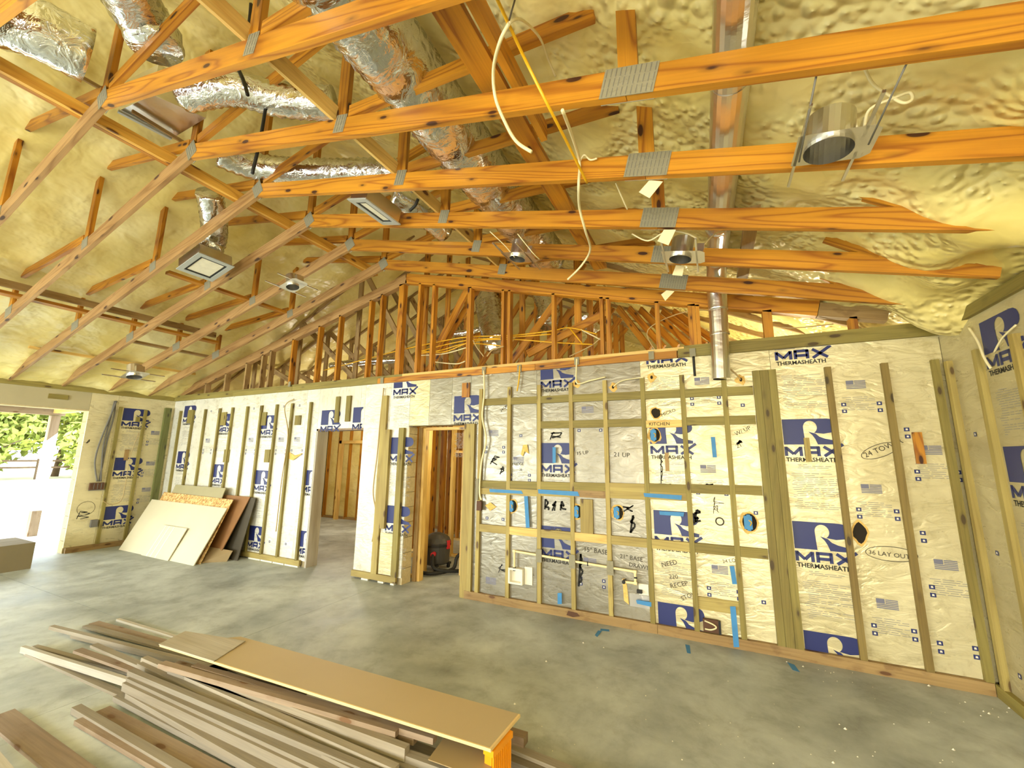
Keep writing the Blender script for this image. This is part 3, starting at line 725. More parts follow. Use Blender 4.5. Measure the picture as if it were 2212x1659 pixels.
# ---- long braces running across the trusses
def brace(name, x, z, y0, y1, w, h, mat, label, up=(0, 0, 1)):
    o = beam(name, (x, y0, z), (x, y1, z), w, h, mat, None, up); return tag(o, label, 'brace')
brace('lateral_brace', -4.387, zb(-4.41)+.195, -.4, 4.35, 0.038, .1, W_Y, 'bright upright brace running just left of the truss peaks')
brace('lateral_brace', -4.43, zb(-4.41)+.19, -.4, 4.35, .042, .09, W_T, 'upright orange brace board beside the bright one near the truss peaks')
brace('lateral_brace', -7.66, zb(-7.66)+.21, -.4, 4.0, .14, .038, W_T, 'wide flat brace low on the left slope of the ceiling')
brace('lateral_brace', -7.52, zb(-7.52)+.26, -.4, 3.9, .038, .089, W_B, 'dark upright brace low on the left slope of the ceiling')
brace('lateral_brace', -9.0, zb(-9.0)+.17, 2.2, 4.4, .05, .04, W_P, 'short brace close to the left wall plate')
brace('lateral_brace', -6.08, zb(-6.08)+.165, 2.5, 4.3, .09, .038, W_T, 'thin brace between the short webs on the left slope near the gable')
brace('lateral_brace', -8.15, zb(-8.15)+.165, 3.05, 4.25, .09, .038, W_B, 'short dark brace low on the left slope above the back corner')
brace('lateral_brace', -2.20, zb(-2.2)+.19, -.2, 4.2, .035, .095, W_P, 'pale yellow brace right of the truss peaks beside the short webs', up=(.35, 0, 1))
brace('lateral_brace', -.97, zb(-.97)+.22, .2, 4.2, .14, .04, W_T, 'wide brace right of the large silver duct')
brace('lateral_brace', -.83, zb(-.83)+.24, .2, 2.15, .04, .12, W_T, 'shorter upright brace nailed beside the wide brace right of the duct')
brace('lateral_brace', .36, zb(.36)+.19, 3.0, 4.2, .09, .04, W_B, 'short brown brace behind the vertical vent pipe')
# ================================================================== GABLE stud wall above the back wall
gb = empty('stud_gable', (RX, D+.05, H+.12), 'triangular stud framing standing on the plates of the back wall', 'framing')
yg = D+.045
def zg(x): return 4.16-(.247*(x+3.54)) if x > RX else 4.16+.127-.25*(RX-x)
gx = [(628, .04), (683, .045), (730, .04), (795, .04), (819, .04), (862, .09), (902, .04), (933, .04), (1013, .055), (1087, .035), (1101, .035), (1198, .038), (1304, .04), (1318, .04),
      (1426, .04), (1502, .07), (1515, .035), (1667, .075), (1854, .055), (450, .05), (490, .05), (532, .04), (565, .04), (582, .045)]
for px, w in gx:
    x = onY(px, 790 if px > 700 else 830, yg).x; zt = zg(x)
    if zt > H+.2: beam('stud', (x, yg, H+.118), (x, yg, zt+.02), w*1.05, .089, W_T if px > 600 else W_B, gb, up=(0, 1, 0))
c = math.cos(.247)
beam('gable_rail', (RX, yg, zg(RX)+.08), (1.0, yg, zg(1.0)+.08), .089, .15, W_T, gb)
beam('gable_rail', (1.003, yg, zg(1.0)+.07), (1.5, yg, zg(1.5)+.07), .089, .13, W_B, gb)
beam('gable_rail', (XL+.1, yg, zg(XL+.1)+.08), (RX-.002, yg, zg(RX-.01)+.08), .089, .15, W_TL, gb)
# ================================================================== ATTIC beyond the gable
for k in range(6):
    y = D+.5+.62*k
    t = empty('attic_truss', (RX, y, H+.1), ['attic truss closest behind the stud gable', 'second attic truss seen through the stud gable',
        'third attic truss behind the gable studs', 'fourth attic truss deep behind the gable studs', 'fifth attic truss deep in the dark attic', 'last attic truss at the far end'][k], 'roof truss', 'trusses in the attic behind the gable')
    xr_ = XR-.1 if k < 1 else -1.0
    beam('tie', (XL+.1, y, H+.17), (xr_, y, H+.17), .038, .12, W_T if k < 2 else W_B, t)
    for s in (-1, 1):
        beam('rafter', (RX+s*5.85, y, zroof(RX+s*5.85)+.05), (RX, y, zroof(RX)+.05), .038, .14, W_B, t)
    nodes = [-8.3, -7.0, -5.5, RX, -2.6, -1.5]
    for i, x in enumerate(nodes):
        if k > 0 and x > -1.2: continue
        beam('web', (x, y, H+.22), (x, y, zroof(x)), .038, .089, W_B if x < -4.5 else W_T, t, up=(1, 0, 0))
    for a, b in ((-8.25, -7.0), (-6.95, -5.5), (-5.4, RX-.1)):
        beam('web', (a, y, zroof(a)-.05), (b, y, H+.25), .038, .089, W_B, t)
    for a, b in ((-2.6, RX+.1), (-1.4, -2.5)):
        beam('web', (a, y, zroof(a)-.05), (b, y, H+.25), .038, .089, W_T, t)
b_ = beam('diagonal_brace', onY(940, 760, D+.35), onY(1010, 625, D+.35), .04, .10, W_T); tag(b_, 'slanted brace rising behind the gable studs below the peak', 'brace')
b_ = beam('diagonal_brace', onY(1140, 765, D+.38), onY(1310, 675, D+.38), .04, .10, W_T); tag(b_, 'slanted brace behind the gable studs, left of the vent pipe', 'brace')
for k in range(6):
    a = onY(1335+k*24, 665+k*1.5, D+1.0+.1*k); b = onY(1404+k*30, 754-k*2, D+.62+.05*k)
    o = beam('jack_rafter', a, b, .03, .085, W_T)
    tag(o, ['leftmost of the slanted jack rafters behind the gable', 'second slanted jack rafter from the left behind the gable', 'third slanted jack rafter from the left', 'fourth slanted jack rafter from the left', 'fifth slanted jack rafter from the left', 'slanted jack rafter nearest the vent pipe'][k], 'rafter', 'jack rafters behind the gable')
# attic ducts and wires
def duct(name, pts, r, label, mat=None, ripple=.045, cat='duct'):
    return tag(flex(name, pts, r, mat or M_FOIL, None, ripple=ripple), label, cat)
duct('flex_duct', [onY(1052, 640, 5.6), onY(1060, 690, 5.5), onY(1075, 745, 5.3)], .20, 'bulging silver duct hanging behind the gable studs at centre')
duct('flex_duct', [onY(1170, 630, 5.6), onY(1185, 670, 5.5), onY(1180, 700, 5.4)], .16, 'second bulging silver duct behind the gable, right of centre')
duct('flex_duct', [onY(955, 722, 5.4), onY(1010, 718, 5.5), onY(1075, 700, 5.8)], .05, 'thin silver duct lying low behind the gable studs')
duct('flex_duct', [onY(715, 790, 5.4), onY(780, 782, 5.4), onY(860, 778, 5.6)], .06, 'thin pale duct low behind the left gable studs')
duct('flex_duct', [onY(1262, 680, 5.8), onY(1285, 720, 5.9)], .12, 'short silver duct by the right gable stud')
for i, (pts, mt) in enumerate([
    ([(700, 800), (850, 760), (930, 742), (1010, 728), (1100, 725), (1190, 715), (1230, 708), (1290, 722)], M_ROMY),
    ([(900, 762), (940, 750), (1010, 735), (1080, 730), (1190, 722)], M_ROMY), ([(900, 764), (950, 757), (1010, 742), (1090, 748)], M_ROMY),
    ([(905, 768), (960, 764), (1010, 750)], M_ROMW), ([(910, 758), (960, 760), (1020, 738), (1100, 733), (1200, 740), (1280, 744)], M_ROMY),
    ([(1230, 708), (1260, 745)], M_ROMY), ([(1255, 712), (1300, 735)], M_ROMW), ([(940, 782), (985, 786), (1005, 780)], M_ROMW), ([(1230, 770), (1280, 745), (1300, 725)], M_TAN)]):
    o = tube('cable_run', [onY(x, y, D+.16+.02*(i % 3)) for x, y in pts], .008, mt)
    tag(o, ['long yellow cable sagging behind the gable studs', 'yellow cable just below the longest one behind the gable', 'short yellow cable fanning out left of centre behind the gable', 'white cable fanning out low behind the gable', 'lowest long yellow cable behind the gable', 'yellow cable slanting down behind the right gable studs', 'white cable at the right gable stud', 'short white cable by the gable sill', 'tan cable rising at the right gable studs'][i], 'cable')
# ================================================================== DUCTS in the great room
duct('silver_duct', [(-1.60, -.3, 4.16), (-1.60, 1.0, 4.13), (-1.62, 2.2, 4.12), (-1.66, 3.4, 4.13), (-1.70, 4.5, 4.16)], .23, 'large crinkled silver duct running lengthwise right of the truss peaks', ripple=.025)
duct('flex_duct', [onZ(-80, 10, 4.62), onZ(60, 55, 4.62), onZ(150, 100, 4.62), onZ(190, 122, 4.62)], .20, 'fat silver duct in the top left corner of the photo', ripple=.02)
duct('flex_duct', [onZ(250, -70, 4.75), onZ(295, 20, 4.75), onZ(328, 66, 4.72), onZ(335, 105, 4.6)], .17, 'silver duct bending down beside the king post, upper left')
duct('flex_duct', [onZ(395, 205, 4.55), onZ(500, 190, 4.6), onZ(600, 215, 4.6), onZ(720, 225, 4.6)], .13, 'silver duct running crosswise below the upper centre left, over the second chord')
duct('flex_duct', [onZ(470, 330, 4.6), onZ(560, 362, 4.6), onZ(700, 372, 4.6), onZ(850, 372, 4.6), onZ(905, 400, 4.5)], .13, 'long silver duct winding behind the trusses at centre left')
duct('flex_duct', [onZ(452, 415, 4.5), onZ(462, 470, 4.35), onY(462, 520, 2.62), V((-5.33, 2.56, 4.12))], .13, 'silver duct dropping into the supply box on the left slope')
duct('flex_duct', [onZ(850, 420, 4.3), onZ(900, 450, 4.25), onZ(960, 500, 4.2)], .12, 'short silver duct leaving the supply box right of the peaks')
0 and duct('flex_duct', [onZ(1150, 515, 4.15), onZ(1230, 560, 4.1), onZ(1280, 590, 4.0)], .14, 'crumpled silver duct above the last trusses, below the white cable end')
pl = empty('plenum_box', onZ(330, 265, 4.62), 'bright sheet metal air box above the crossing of braces, upper left', 'air box')
slab('shell', [onZ(255, 240, 4.62), onZ(330, 205, 4.62), onZ(445, 255, 4.62), onZ(370, 300, 4.62)], .30, M_TIN, pl, n=(0, 0, -1))
for nm, a, b in (('flange', (255, 240), (370, 300)),):
    beam(nm, onZ(*a, 4.6), onZ(*b, 4.6), .03, .02, M_ALU, pl)
tag(beam('steel_rod', onZ(15, 75, 4.7), onZ(225, 195, 4.7), .02, .03, W_B), 'thin dark rail in the upper left beside the silver duct', 'rail')
tag(beam('steel_rod', onZ(285, 240, 4.58), onZ(420, 322, 4.58), .02, .03, W_B), 'thin dark rail crossing the bright sheet metal air box', 'rail')
# black straps
for i, (a, b, Y) in enumerate((((543, 10), (530, 90), 1.25), ((516, 152), (535, 205), 1.5), ((575, 225), (545, 375), 1.75), ((740, 205), (725, 265), 1.9), ((885, 455), (903, 430), 2.6))):
    p, q = onY(*a, Y), onY(*b, Y); mid = (p+q)/2+V((.015, 0, -.01))
    o = tube('hanging_strap', [p, mid, q], .014, M_BLK, seg=6)
    tag(o, ['black strap hanging beside the web at the top of the photo', 'curved black strap under the close truss chord', 'black strap beside the short web over the left ducts', 'black strap by the web of the truss with the largest plate', 'black strap beside the framed supply grille'][i], 'strap')
# vent pipe: horizontal above the chords then down the wall
vp = empty('vent_pipe', (.16, 4.42, 2.50), 'round galvanised vent pipe crossing above the trusses and dropping down the back wall', 'pipe')
R_ = .085
pts = [(.22, .6, 3.52), (.20, 2.0, 3.52), (.17, 3.4, 3.52), (.155, 4.0, 3.52)]
for i in range(3): cyl('pipe_section', pts[i], pts[i+1], R_+.004*(i % 2), M_TIN, vp, 24)
tube('elbow', [(.155, 3.99, 3.52), (.153, 4.25, 3.50), (.148, 4.40, 3.38), (.145, 4.43, 3.16)], R_+.004, M_TIN, vp, 24)
cyl('pipe_section', (.145, 4.43, 3.17), (.14, 4.45, 2.92), R_, M_TIN, vp, 24); cyl('pipe_section', (.14, 4.45, 2.925), (.125, 4.46, 2.47), R_-.002, M_TIN, vp, 24)
cyl('pipe_bore', (.125, 4.46, 2.4695), (.125, 4.46, 2.50), R_-.012, M_HOLE, vp, 24)
for yy in (1.3, 2.55, 3.4): cyl('pipe_collar', (.2-.015*yy+.01, yy, 3.52), (.2-.015*yy+.01, yy+.025, 3.52), R_+.009, M_TIN, vp, 24)
cyl('pipe_collar', (.142, 4.44, 2.91), (.142, 4.44, 2.93), R_+.006, M_TIN, vp, 24)
# ---- supply boxes
def supply(loc, sx, sy, tilt, label):
    t = empty('supply_box', loc, label, 'air vent'); t.rotation_euler = (0, tilt, 0)
    save = WL[t.name]; WL[t.name] = V((0, 0, 0))
    h = .13; f = .035
    for a in ((-sx/2, -sx/2+.004, -sy/2, sy/2), (sx/2-.004, sx/2, -sy/2, sy/2), (-sx/2, sx/2, -sy/2, -sy/2+.004), (-sx/2, sx/2, sy/2-.004, sy/2)):
        bx('side', a[0], a[1], a[2], a[3], 0, h, M_TIN, t)
    bx('lid', -sx/2, sx/2, -sy/2, sy/2, h, h+.004, M_TIN, t)
    for a in ((-sx/2-f/2, -sx/2+f, -sy/2-f/2, sy/2+f/2), (sx/2-f, sx/2+f/2, -sy/2-f/2, sy/2+f/2), (-sx/2+f, sx/2-f, -sy/2-f/2, -sy/2+f), (-sx/2+f, sx/2-f, sy/2-f, sy/2+f/2)):
        bx('rim', a[0], a[1], a[2], a[3], -.012, 0, M_ALU, t)
    g = .022
    for a in ((-sx/2+f, -sx/2+f+g, -sy/2+f, sy/2-f), (sx/2-f-g, sx/2-f, -sy/2+f, sy/2-f), (-sx/2+f+g, sx/2-f-g, -sy/2+f, -sy/2+f+g), (-sx/2+f+g, sx/2-f-g, sy/2-f-g, sy/2-f)):
        bx('gasket', a[0], a[1], a[2], a[3], -.006, .004, M_BLK, t)
    bx('face_film', -sx/2+f+g, sx/2-f-g, -sy/2+f+g, sy/2-f-g, -.002, .002, M_GLS, t)
    WL[t.name] = save
supply((-5.34, 2.56, 3.90), .42, .36, -math.atan(SL), 'supply box with white framed face on the left slope, silver duct above')
supply((-2.70, 2.60, 3.945), .20, .42, math.atan(SL), 'supply box with framed face just right of the truss peaks')
# ---- recessed light housings
def can(loc, tilt, label, r=.085, rot=0.0):
    t = empty('recessed_light_housing', loc, label, 'light housing'); t.rotation_euler = (0, tilt, rot)
    save = WL[t.name]; WL[t.name] = V((0, 0, 0))
    n = 28; vs, fs = [], []
    hx0, hx1, hy0, hy1 = -.13, .17, -.11, .11
    for i in range(n):
        an = 2*math.pi*i/n; c_, s_ = math.cos(an), math.sin(an); vs.append((c_*r, s_*r, 0))
        k = min((hx1 if c_ > 0 else -hx0)/max(abs(c_), 1e-6), .11/max(abs(s_), 1e-6)); vs.append((c_*k, s_*k, 0))
    for i in range(n): j = (i+1) % n; fs.append((2*i, 2*j, 2*j+1, 2*i+1))
    mk('mounting_plate', vs, fs, M_TIN, t, loc=(0, 0, 0))
    P = [V((0, 0, -.018)), V((0, 0, .145)), V((0, 0, .16))]
    v2, f2 = tubegeo(P, lambda q: r if q < .9 else r*.8, n, caps=False); f2.append(tuple(2*n+k for k in range(n)))
    mk('can', v2, f2, M_TIN, t, loc=(0, 0, 0))
    mk('socket_cap', [(math.cos(2*math.pi*i/12)*.03, math.sin(2*math.pi*i/12)*.03, .12) for i in range(12)]+[(0, 0, .10)], [(i, (i+1) % 12, 12) for i in range(12)], M_WHITE, t, loc=(0, 0, 0))
    bx('junction_box', .11, .155, -.045, .045, .002, .09, M_TIN, t)
    for s in (-1, 1): bx('hanger_bar', s*.115-.006, s*.115+.006, -.285, .285, .0, .012, M_TIN, t)
    WL[t.name] = save
can(V((.57, 2.12, 3.105)), math.atan(SL)*.6, 'large round light housing hung between trusses at upper right', .095)
p = onY(1470, 556, 3.2); can(p, .2, 'round light housing near the nail plates, left of the vent pipe', .08)
p = onY(1118, 556, 3.25); can(p, .2, 'round light housing near centre, above the fifth chord from the top', .075)
p = onY(632, 618, 3.25); can(p, -.25, 'round light housing on the left slope near the gable', .075)
p = onY(290, 812, 2.65); can(p, -.25, 'round light housing low on the left slope by the wall plate', .08)
for i, (a, b) in enumerate((((1765, 155), (1726, 350)), ((1962, 130), (1876, 312)))):
    o = tube('hanger_wire', [onY(*a, 1.73), onY(*b, 2.06)], .004, M_GREYC, straight=True, seg=6)
    tag(o, ['left wire holding the large light housing', 'right wire holding the large light housing'][i], 'wire')
# ---- loose cables
def cable(pts, r, mat, label, cat='cable'):
    o = tube('loose_cable', [onY(x, y, Y) for x, y, Y in pts], r, mat); return tag(o, label, cat)
cable([(1100, 50, 1.3), (1080, 90, 1.35), (1066, 150, 1.5), (1070, 210, 1.6), (1090, 262, 1.62), (1115, 305, 1.6), (1148, 328, 1.6)], .0085, M_ROMW, 'white cable hanging in a wide loop at the top centre')
cable([(1100, 50, 1.3), (1125, 42, 1.35), (1165, 80, 1.6), (1185, 130, 1.8), (1200, 165, 1.9)], .006, M_ROMW, 'thin white cable arching right from the tied knot at the top')
cable([(1070, -10, 1.2), (1100, 55, 1.32), (1140, 140, 1.5), (1185, 230, 1.62), (1230, 318, 1.9), (1268, 395, 2.2)], .0075, M_ROMY, 'bright yellow cable slanting down across the trusses')
cable([(1215, 238, 1.66), (1238, 300, 2.0), (1252, 350, 2.28), (1250, 400, 2.25), (1252, 450, 2.5), (1265, 500, 2.7), (1275, 540, 3.1), (1255, 575, 3.3), (1226, 604, 3.3)], .009, M_ROMW, 'long white cable hanging down through the centre trusses')
cable([(1252, 350, 2.28), (1262, 335, 2.27), (1275, 345, 2.27), (1290, 342, 2.27)], .006, M_ROMW, 'short kinked white cable end beside the long white one')
cable([(1115, -10, 1.3), (1098, 50, 1.31)], .004, M_GREYC, 'thin grey tie wire above the cable knot')
cable([(1833, -5, 1.9), (1838, 70, 1.95)], .006, M_ROMW, 'thin white cable over the upper right chord')
cable([(1865, 140, 1.85), (1885, 180, 1.95), (1920, 205, 2.0), (1950, 222, 2.0), (1970, 215, 2.0), (1965, 200, 2.0), (1935, 210, 2.0), (1880, 235, 2.02), (1868, 270, 2.08)], .006, M_ROMW, 'white cable coiled beside the large light housing')
cable([(1800, 240, 2.2), (1825, 232, 2.2), (1845, 250, 2.15), (1850, 275, 2.1)], .006, M_ROMW, 'white cable end entering the large light housing')
cable([(1330, 395, 2.5), (1345, 430, 2.6), (1355, 452, 2.7)], .005, M_ROMW, 'thin white cable left of the upper paper tag')
cable([(1365, 505, 3.1), (1400, 520, 3.1), (1440, 500, 3.0), (1480, 503, 3.05), (1505, 515, 3.1)], .006, M_ROMW, 'white cable over the housing left of the vent pipe')
cable([(1520, 530, 3.2), (1545, 505, 3.2), (1565, 500, 3.2)], .006, M_TAN, 'tan cable beside the vent pipe')
cable([(1058, 500, 3.0), (1090, 530, 3.1), (1112, 556, 3.2)], .004, M_ROMW, 'thin wire to the housing near centre')
cable([(1118, 505, 3.0), (1150, 545, 3.1), (1165, 560, 3.2)], .004, M_ROMW, 'second thin wire to the housing near centre')
cable([(1425, 770, D+.12), (1400, 712, D+.14), (1500, 670, D+.14), (1620, 690, D+.14), (1700, 708, D+.14), (1800, 700, D+.14)], .006, M_TAN, 'tan cable drooping across the bright attic foam right of the pipe')
cable([(0, 575, 1.6), (35, 585, 1.8), (60, 602, 1.9)], .006, M_TAN, 'tan cable at the left edge above the low brace')
# paper tags on the trusses
def tagpaper(pts, Y, label):
    o = slab('paper_tag', [onY(x, y, Y) for x, y in pts], .002, M_PAPER, n=(0, -1, 0)); tag(o, label, 'paper tag', 'paper tags on the nail plates')
tagpaper([(1380, 415), (1403, 389), (1432, 392), (1403, 428)], 2.35, 'blank paper tag curling under the fourth chord, upper of four')
tagpaper([(1420, 521), (1434, 496), (1460, 496), (1444, 530)], 2.89, 'blank paper tag beside the light housing, second from top')
tagpaper([(1452, 594), (1460, 573), (1478, 575), (1474, 596)], 3.50, 'blank paper tag on the chord below the housing, third from top')
tagpaper([(1428, 636), (1440, 627), (1457, 629), (1437, 650)], 4.1, 'torn paper tag on the gable rail, lowest of four')
# ================================================================== THINGS ON THE WALLS
def ebox(px, py, label, r=.045, foamy=True):
    p = onY(px, py, D); t = empty('outlet_box', p, label, 'electrical box', 'blue round outlet boxes in the kitchen wall')
    n = 18; rnd = random.Random(px)
    vs = [(p.x, D-.004, p.z)]+[(p.x+math.cos(2*math.pi*i/n)*r*1.55*rnd.uniform(.85, 1.15), D-.003-.004*(i % 2), p.z+math.sin(2*math.pi*i/n)*r*1.9*rnd.uniform(.85, 1.15)) for i in range(n)]
    mk('foam_bead', vs, [(0, 1+(i+1) % n, 1+i) for i in range(n)], M_FOAMC, t)
    vs = [(p.x+.008, D-.006, p.z)]+[(p.x+.008+math.cos(2*math.pi*i/n)*r*1.15, D-.0065, p.z+math.sin(2*math.pi*i/n)*r*1.55) for i in range(n)]
    mk('cut_hole', vs, [(0, 1+(i+1) % n, 1+i) for i in range(n)], M_HOLE, t)
    bx('box_body', p.x-r*.75, p.x+r*.55, D-.035, D-.008, p.z-r*1.15, p.z+r*1.15, M_BLUE, t)
    for s in (-1, 1): bx('screw_ear', p.x-r*.3, p.x+r*.3, D-.036, D-.02, p.z+s*r*1.25-.008, p.z+s*r*1.25+.008, M_BLUE, t)
    tube('cable_stub', [(p.x, D-.03, p.z+r*.4), (p.x+.02, D-.05, p.z+r*.1), (p.x+.01, D-.036, p.z-r*.5)], .005, M_ROMY, t, 6)
ebox(1107, 1093, 'blue outlet box left of the long vertical blue tape'); ebox(1247, 1105, 'blue outlet box right of the black ink smears')
ebox(1334, 1107, 'blue outlet box with a black rim, third from the left'); ebox(1413, 940, 'blue box at upper wall under the short pale block')
ebox(1617, 1128, 'blue outlet box by the triple post, largest oval hole', .052)
def roundhole(px, py, rx, rz, label):
    p = onY(px, py, D); t = empty('cut_hole', p, label, 'hole'); n = 16; rnd = random.Random(px)
    A = [(math.cos(2*math.pi*i/n), math.sin(2*math.pi*i/n), rnd.uniform(.85, 1.15)) for i in range(n)]
    mk('torn_rim', [(p.x, D-.003, p.z)]+[(p.x+c_*rx*1.3*q, D-.003, p.z+s_*rz*1.25*q) for c_, s_, q in A], [(0, 1+(i+1) % n, 1+i) for i in range(n)], M_FOAMC, t)
    mk('cavity', [(p.x, D-.005, p.z)]+[(p.x+c_*rx*q, D-.005, p.z+s_*rz*q) for c_, s_, q in A], [(0, 1+(i+1) % n, 1+i) for i in range(n)], M_HOLE, t)
roundhole(1857, 1150, .045, .085, 'dark torn hole in the board right of a printed logo')
roundhole(1417, 892, .045, .05, 'ragged dark hole below the top blocking, near the pale block')
def tape(pts, label):
    o = slab('blue_tape', [onY(x, y, D-.041) for x, y in pts], .001, M_BLUE, n=(0, -1, 0)); tag(o, label, 'tape', 'strips of blue masking tape')
def tapev(x, y0, y1, w, label, dx=0): tape([(x-w/2, y0), (x+w/2, y0), (x+w/2+dx, y1), (x-w/2+dx, y1)], label)
tape([(1057, 1056), (1126, 1060), (1130, 1067), (1058, 1063)], 'leftmost horizontal blue tape along the middle blocking')
tape([(1162, 1057), (1248, 1062), (1252, 1072), (1163, 1066)], 'second horizontal blue tape along the middle blocking')
tape([(1390, 1065), (1473, 1070), (1472, 1080), (1392, 1073)], 'rightmost horizontal blue tape along the middle blocking')
tape([(1424, 1104), (1478, 1107), (1476, 1116), (1425, 1112)], 'short blue tape across a printed logo letter')
tapev(1136, 1072, 1140, 8, 'long vertical blue tape below the middle blocking', 4)
tapev(1540, 944, 988, 9, 'vertical blue tape on the upper boards near the vent pipe', 4)
tapev(1209, 1281, 1305, 9, 'small blue tape low on the wall above the base plate')
tapev(1197, 966, 1000, 7, 'narrow blue tape on the R of a printed logo')
tapev(1581, 1223, 1262, 10, 'vertical blue tape at lower right, upper one', 6); tapev(1583, 1310, 1398, 12, 'long vertical blue tape reaching the floor, lower right', 8)
tape([(1374, 1296), (1407, 1301), (1407, 1311), (1376, 1304)], 'short blue tape on the silver patch low on the wall')
# drain line and boxes
dl = empty('drain_pipe', (-1.5, D-.04, .58), 'cream plastic drain pipe running across the low kitchen wall', 'pipe')
yp = D-.052
for a, b in (((-2.15, .40), (-2.15, .615)), ((-2.15, .615), (-.79, .555)), ((-.79, .555), (-.79, .445)), ((-.79, .445), (-.90, .445))):
    cyl('pipe_run', (a[0], yp, a[1]), (b[0], yp, b[1]), .0125, M_PVC, dl, 12)
for a in ((-2.15, .615), (-.79, .555), (-.79, .445)): cyl('elbow', (a[0]-.016, yp, a[1]), (a[0]+.016, yp, a[1]), .018, M_PVC, dl, 12)
for x, z in ((-1.84, .60), (-1.45, .582), (-1.04, .565)):
    bx('nail_guard', x-.035, x+.035, D-.068, D-.064, z-.07, z+.07, M_PLATE, dl)
cyl('clip', (-1.28, yp-.01, .556), (-1.28, yp-.01, .60), .006, M_BLK, dl, 8); cyl('clip', (-.80, yp-.01, .50), (-.77, yp-.01, .50), .008, M_BLK, dl, 8)
t = empty('laundry_valve_box', (-2.12, D, .30), 'white plastic valve box at the left end of the drain pipe', 'valve box')
bx('back', -2.21, -2.05, D-.006, D-.002, .27, .42, M_WHITE, t)
for a in ((-2.22, -2.20, .26, .43), (-2.06, -2.04, .26, .43), (-2.22, -2.04, .26, .28), (-2.22, -2.04, .41, .43)): bx('rim', a[0], a[1], D-.07, D-.002, a[2], a[3], M_WHITE, t)
cyl('valve', (-2.15, D-.05, .40), (-2.15, D-.05, .44), .016, M_BLK, t, 12); bx('side_flange', -2.035, -1.94, D-.014, D-.002, .26, .45, M_WHITE, t)
t = empty('patched_board', (-.75, D, .3), 'silver foam patch with torn yellow edge at the right end of the drain pipe', 'patch')
bx('foil_patch', -.86, -.665, D-.014, D-.003, .21, .33, M_TIN, t); bx('white_patch', -.765, -.67, D-.020, D-.003, .335, .44, M_WHITE, t)
mk('foam_smear', [(-.93, D-.006, .46), (-.90, D-.02, .47), (-.885, D-.006, .40), (-.87, D-.012, .22), (-.92, D-.006, .25)], [(0, 2, 1), (0, 4, 2), (4, 3, 2)], M_FOAMC, t)
bx('fitting', -.78, -.73, D-.06, D-.02, .355, .385, M_BLK, t); cyl('stub', (-.905, yp-.02, .445), (-.905, D-.003, .445), .018, M_BLK, t, 12)
t = empty('floor_outlet_box', (-.10, D-.01, .15), 'brown outlet box with a white loop of cable low by the base plate', 'electrical box')
bx('box_body', -.185, -.055, D-.05, D-.022, .105, .215, M_BRONZ, t); bx('side_lug', -.055, -.035, D-.055, D-.02, .10, .21, M_BLK, t)
tube('cable_loop', [(-.17, D-.055, .20), (-.10, D-.07, .185), (-.075, D-.07, .16), (-.12, D-.07, .135), (-.17, D-.055, .13)], .007, M_ROMW, t, 8)
t = empty('switch_box', (-2.63, D, 1.1), 'small brown switch box at the left edge of the kitchen wall', 'electrical box')
bx('box_body', -2.665, -2.60, D-.07, D-.04, 1.04, 1.15, M_BRONZ, t); bx('cover_strip', -2.69, -2.655, D-.055, D-.039, 1.16, 1.42, M_PLATE, t)
mk('foam_smear', [(-2.58, D-.004, 1.10), (-2.50, D-.02, 1.14), (-2.42, D-.006, 1.09), (-2.50, D-.02, 1.04)], [(0, 3, 2, 1)], M_FOAMC, t)
t = empty('switch_box', onX(210, 1050, XL), 'dusty triple switch box on the left wall strip with cables from above', 'electrical box')
p = onX(208, 1050, XL)
bx('box_body', XL+.002, XL+.05, p.y-.10, p.y+.09, p.z-.06, p.z+.06, M_BRONZ, t)
for s in (-.05, .0, .05): bx('divider', XL+.05, XL+.056, p.y+s-.004, p.y+s+.004, p.z-.05, p.z+.05, M_GREYC, t)
bx('front_flange', XL+.05, XL+.054, p.y-.115, p.y+.105, p.z-.075, p.z-.06, M_GREYC, t)
for i, pts in enumerate(([(250, 866), (246, 900), (232, 950), (222, 1000), (214, 1040)], [(248, 866), (238, 905), (224, 960), (220, 1000), (218, 1040)], [(252, 866), (236, 905), (214, 960), (205, 1000), (210, 1040)])):
    o = tube('wall_cable', [onX(x, y, XL+.03+.012*i) for x, y in pts], .013, M_GREYC); tag(o, ['thickest grey cable dropping to the switch box on the left wall', 'middle grey cable dropping to the switch box on the left wall', 'outer grey cable bowing left to the switch box on the left wall'][i], 'cable')
o = tube('wall_cable', [onX(x, y, XL+.045) for x, y in ((300, 935), (280, 990), (272, 1040), (262, 1080), (240, 1090), (222, 1082))], .006, M_TAN); tag(o, 'thin tan cable looping over the logos of the left wall', 'cable')
t = empty('outlet_box', onX(205, 1140, XL), 'grey outlet box low on the left wall strip', 'electrical box'); p = onX(202, 1130, XL)
bx('box_body', XL+.002, XL+.05, p.y-.05, p.y+.04, p.z-.06, p.z+.06, M_GREYC, t); bx('box_rim', XL+.05, XL+.055, p.y-.055, p.y+.045, p.z-.065, p.z-.055, M_GREYC, t)
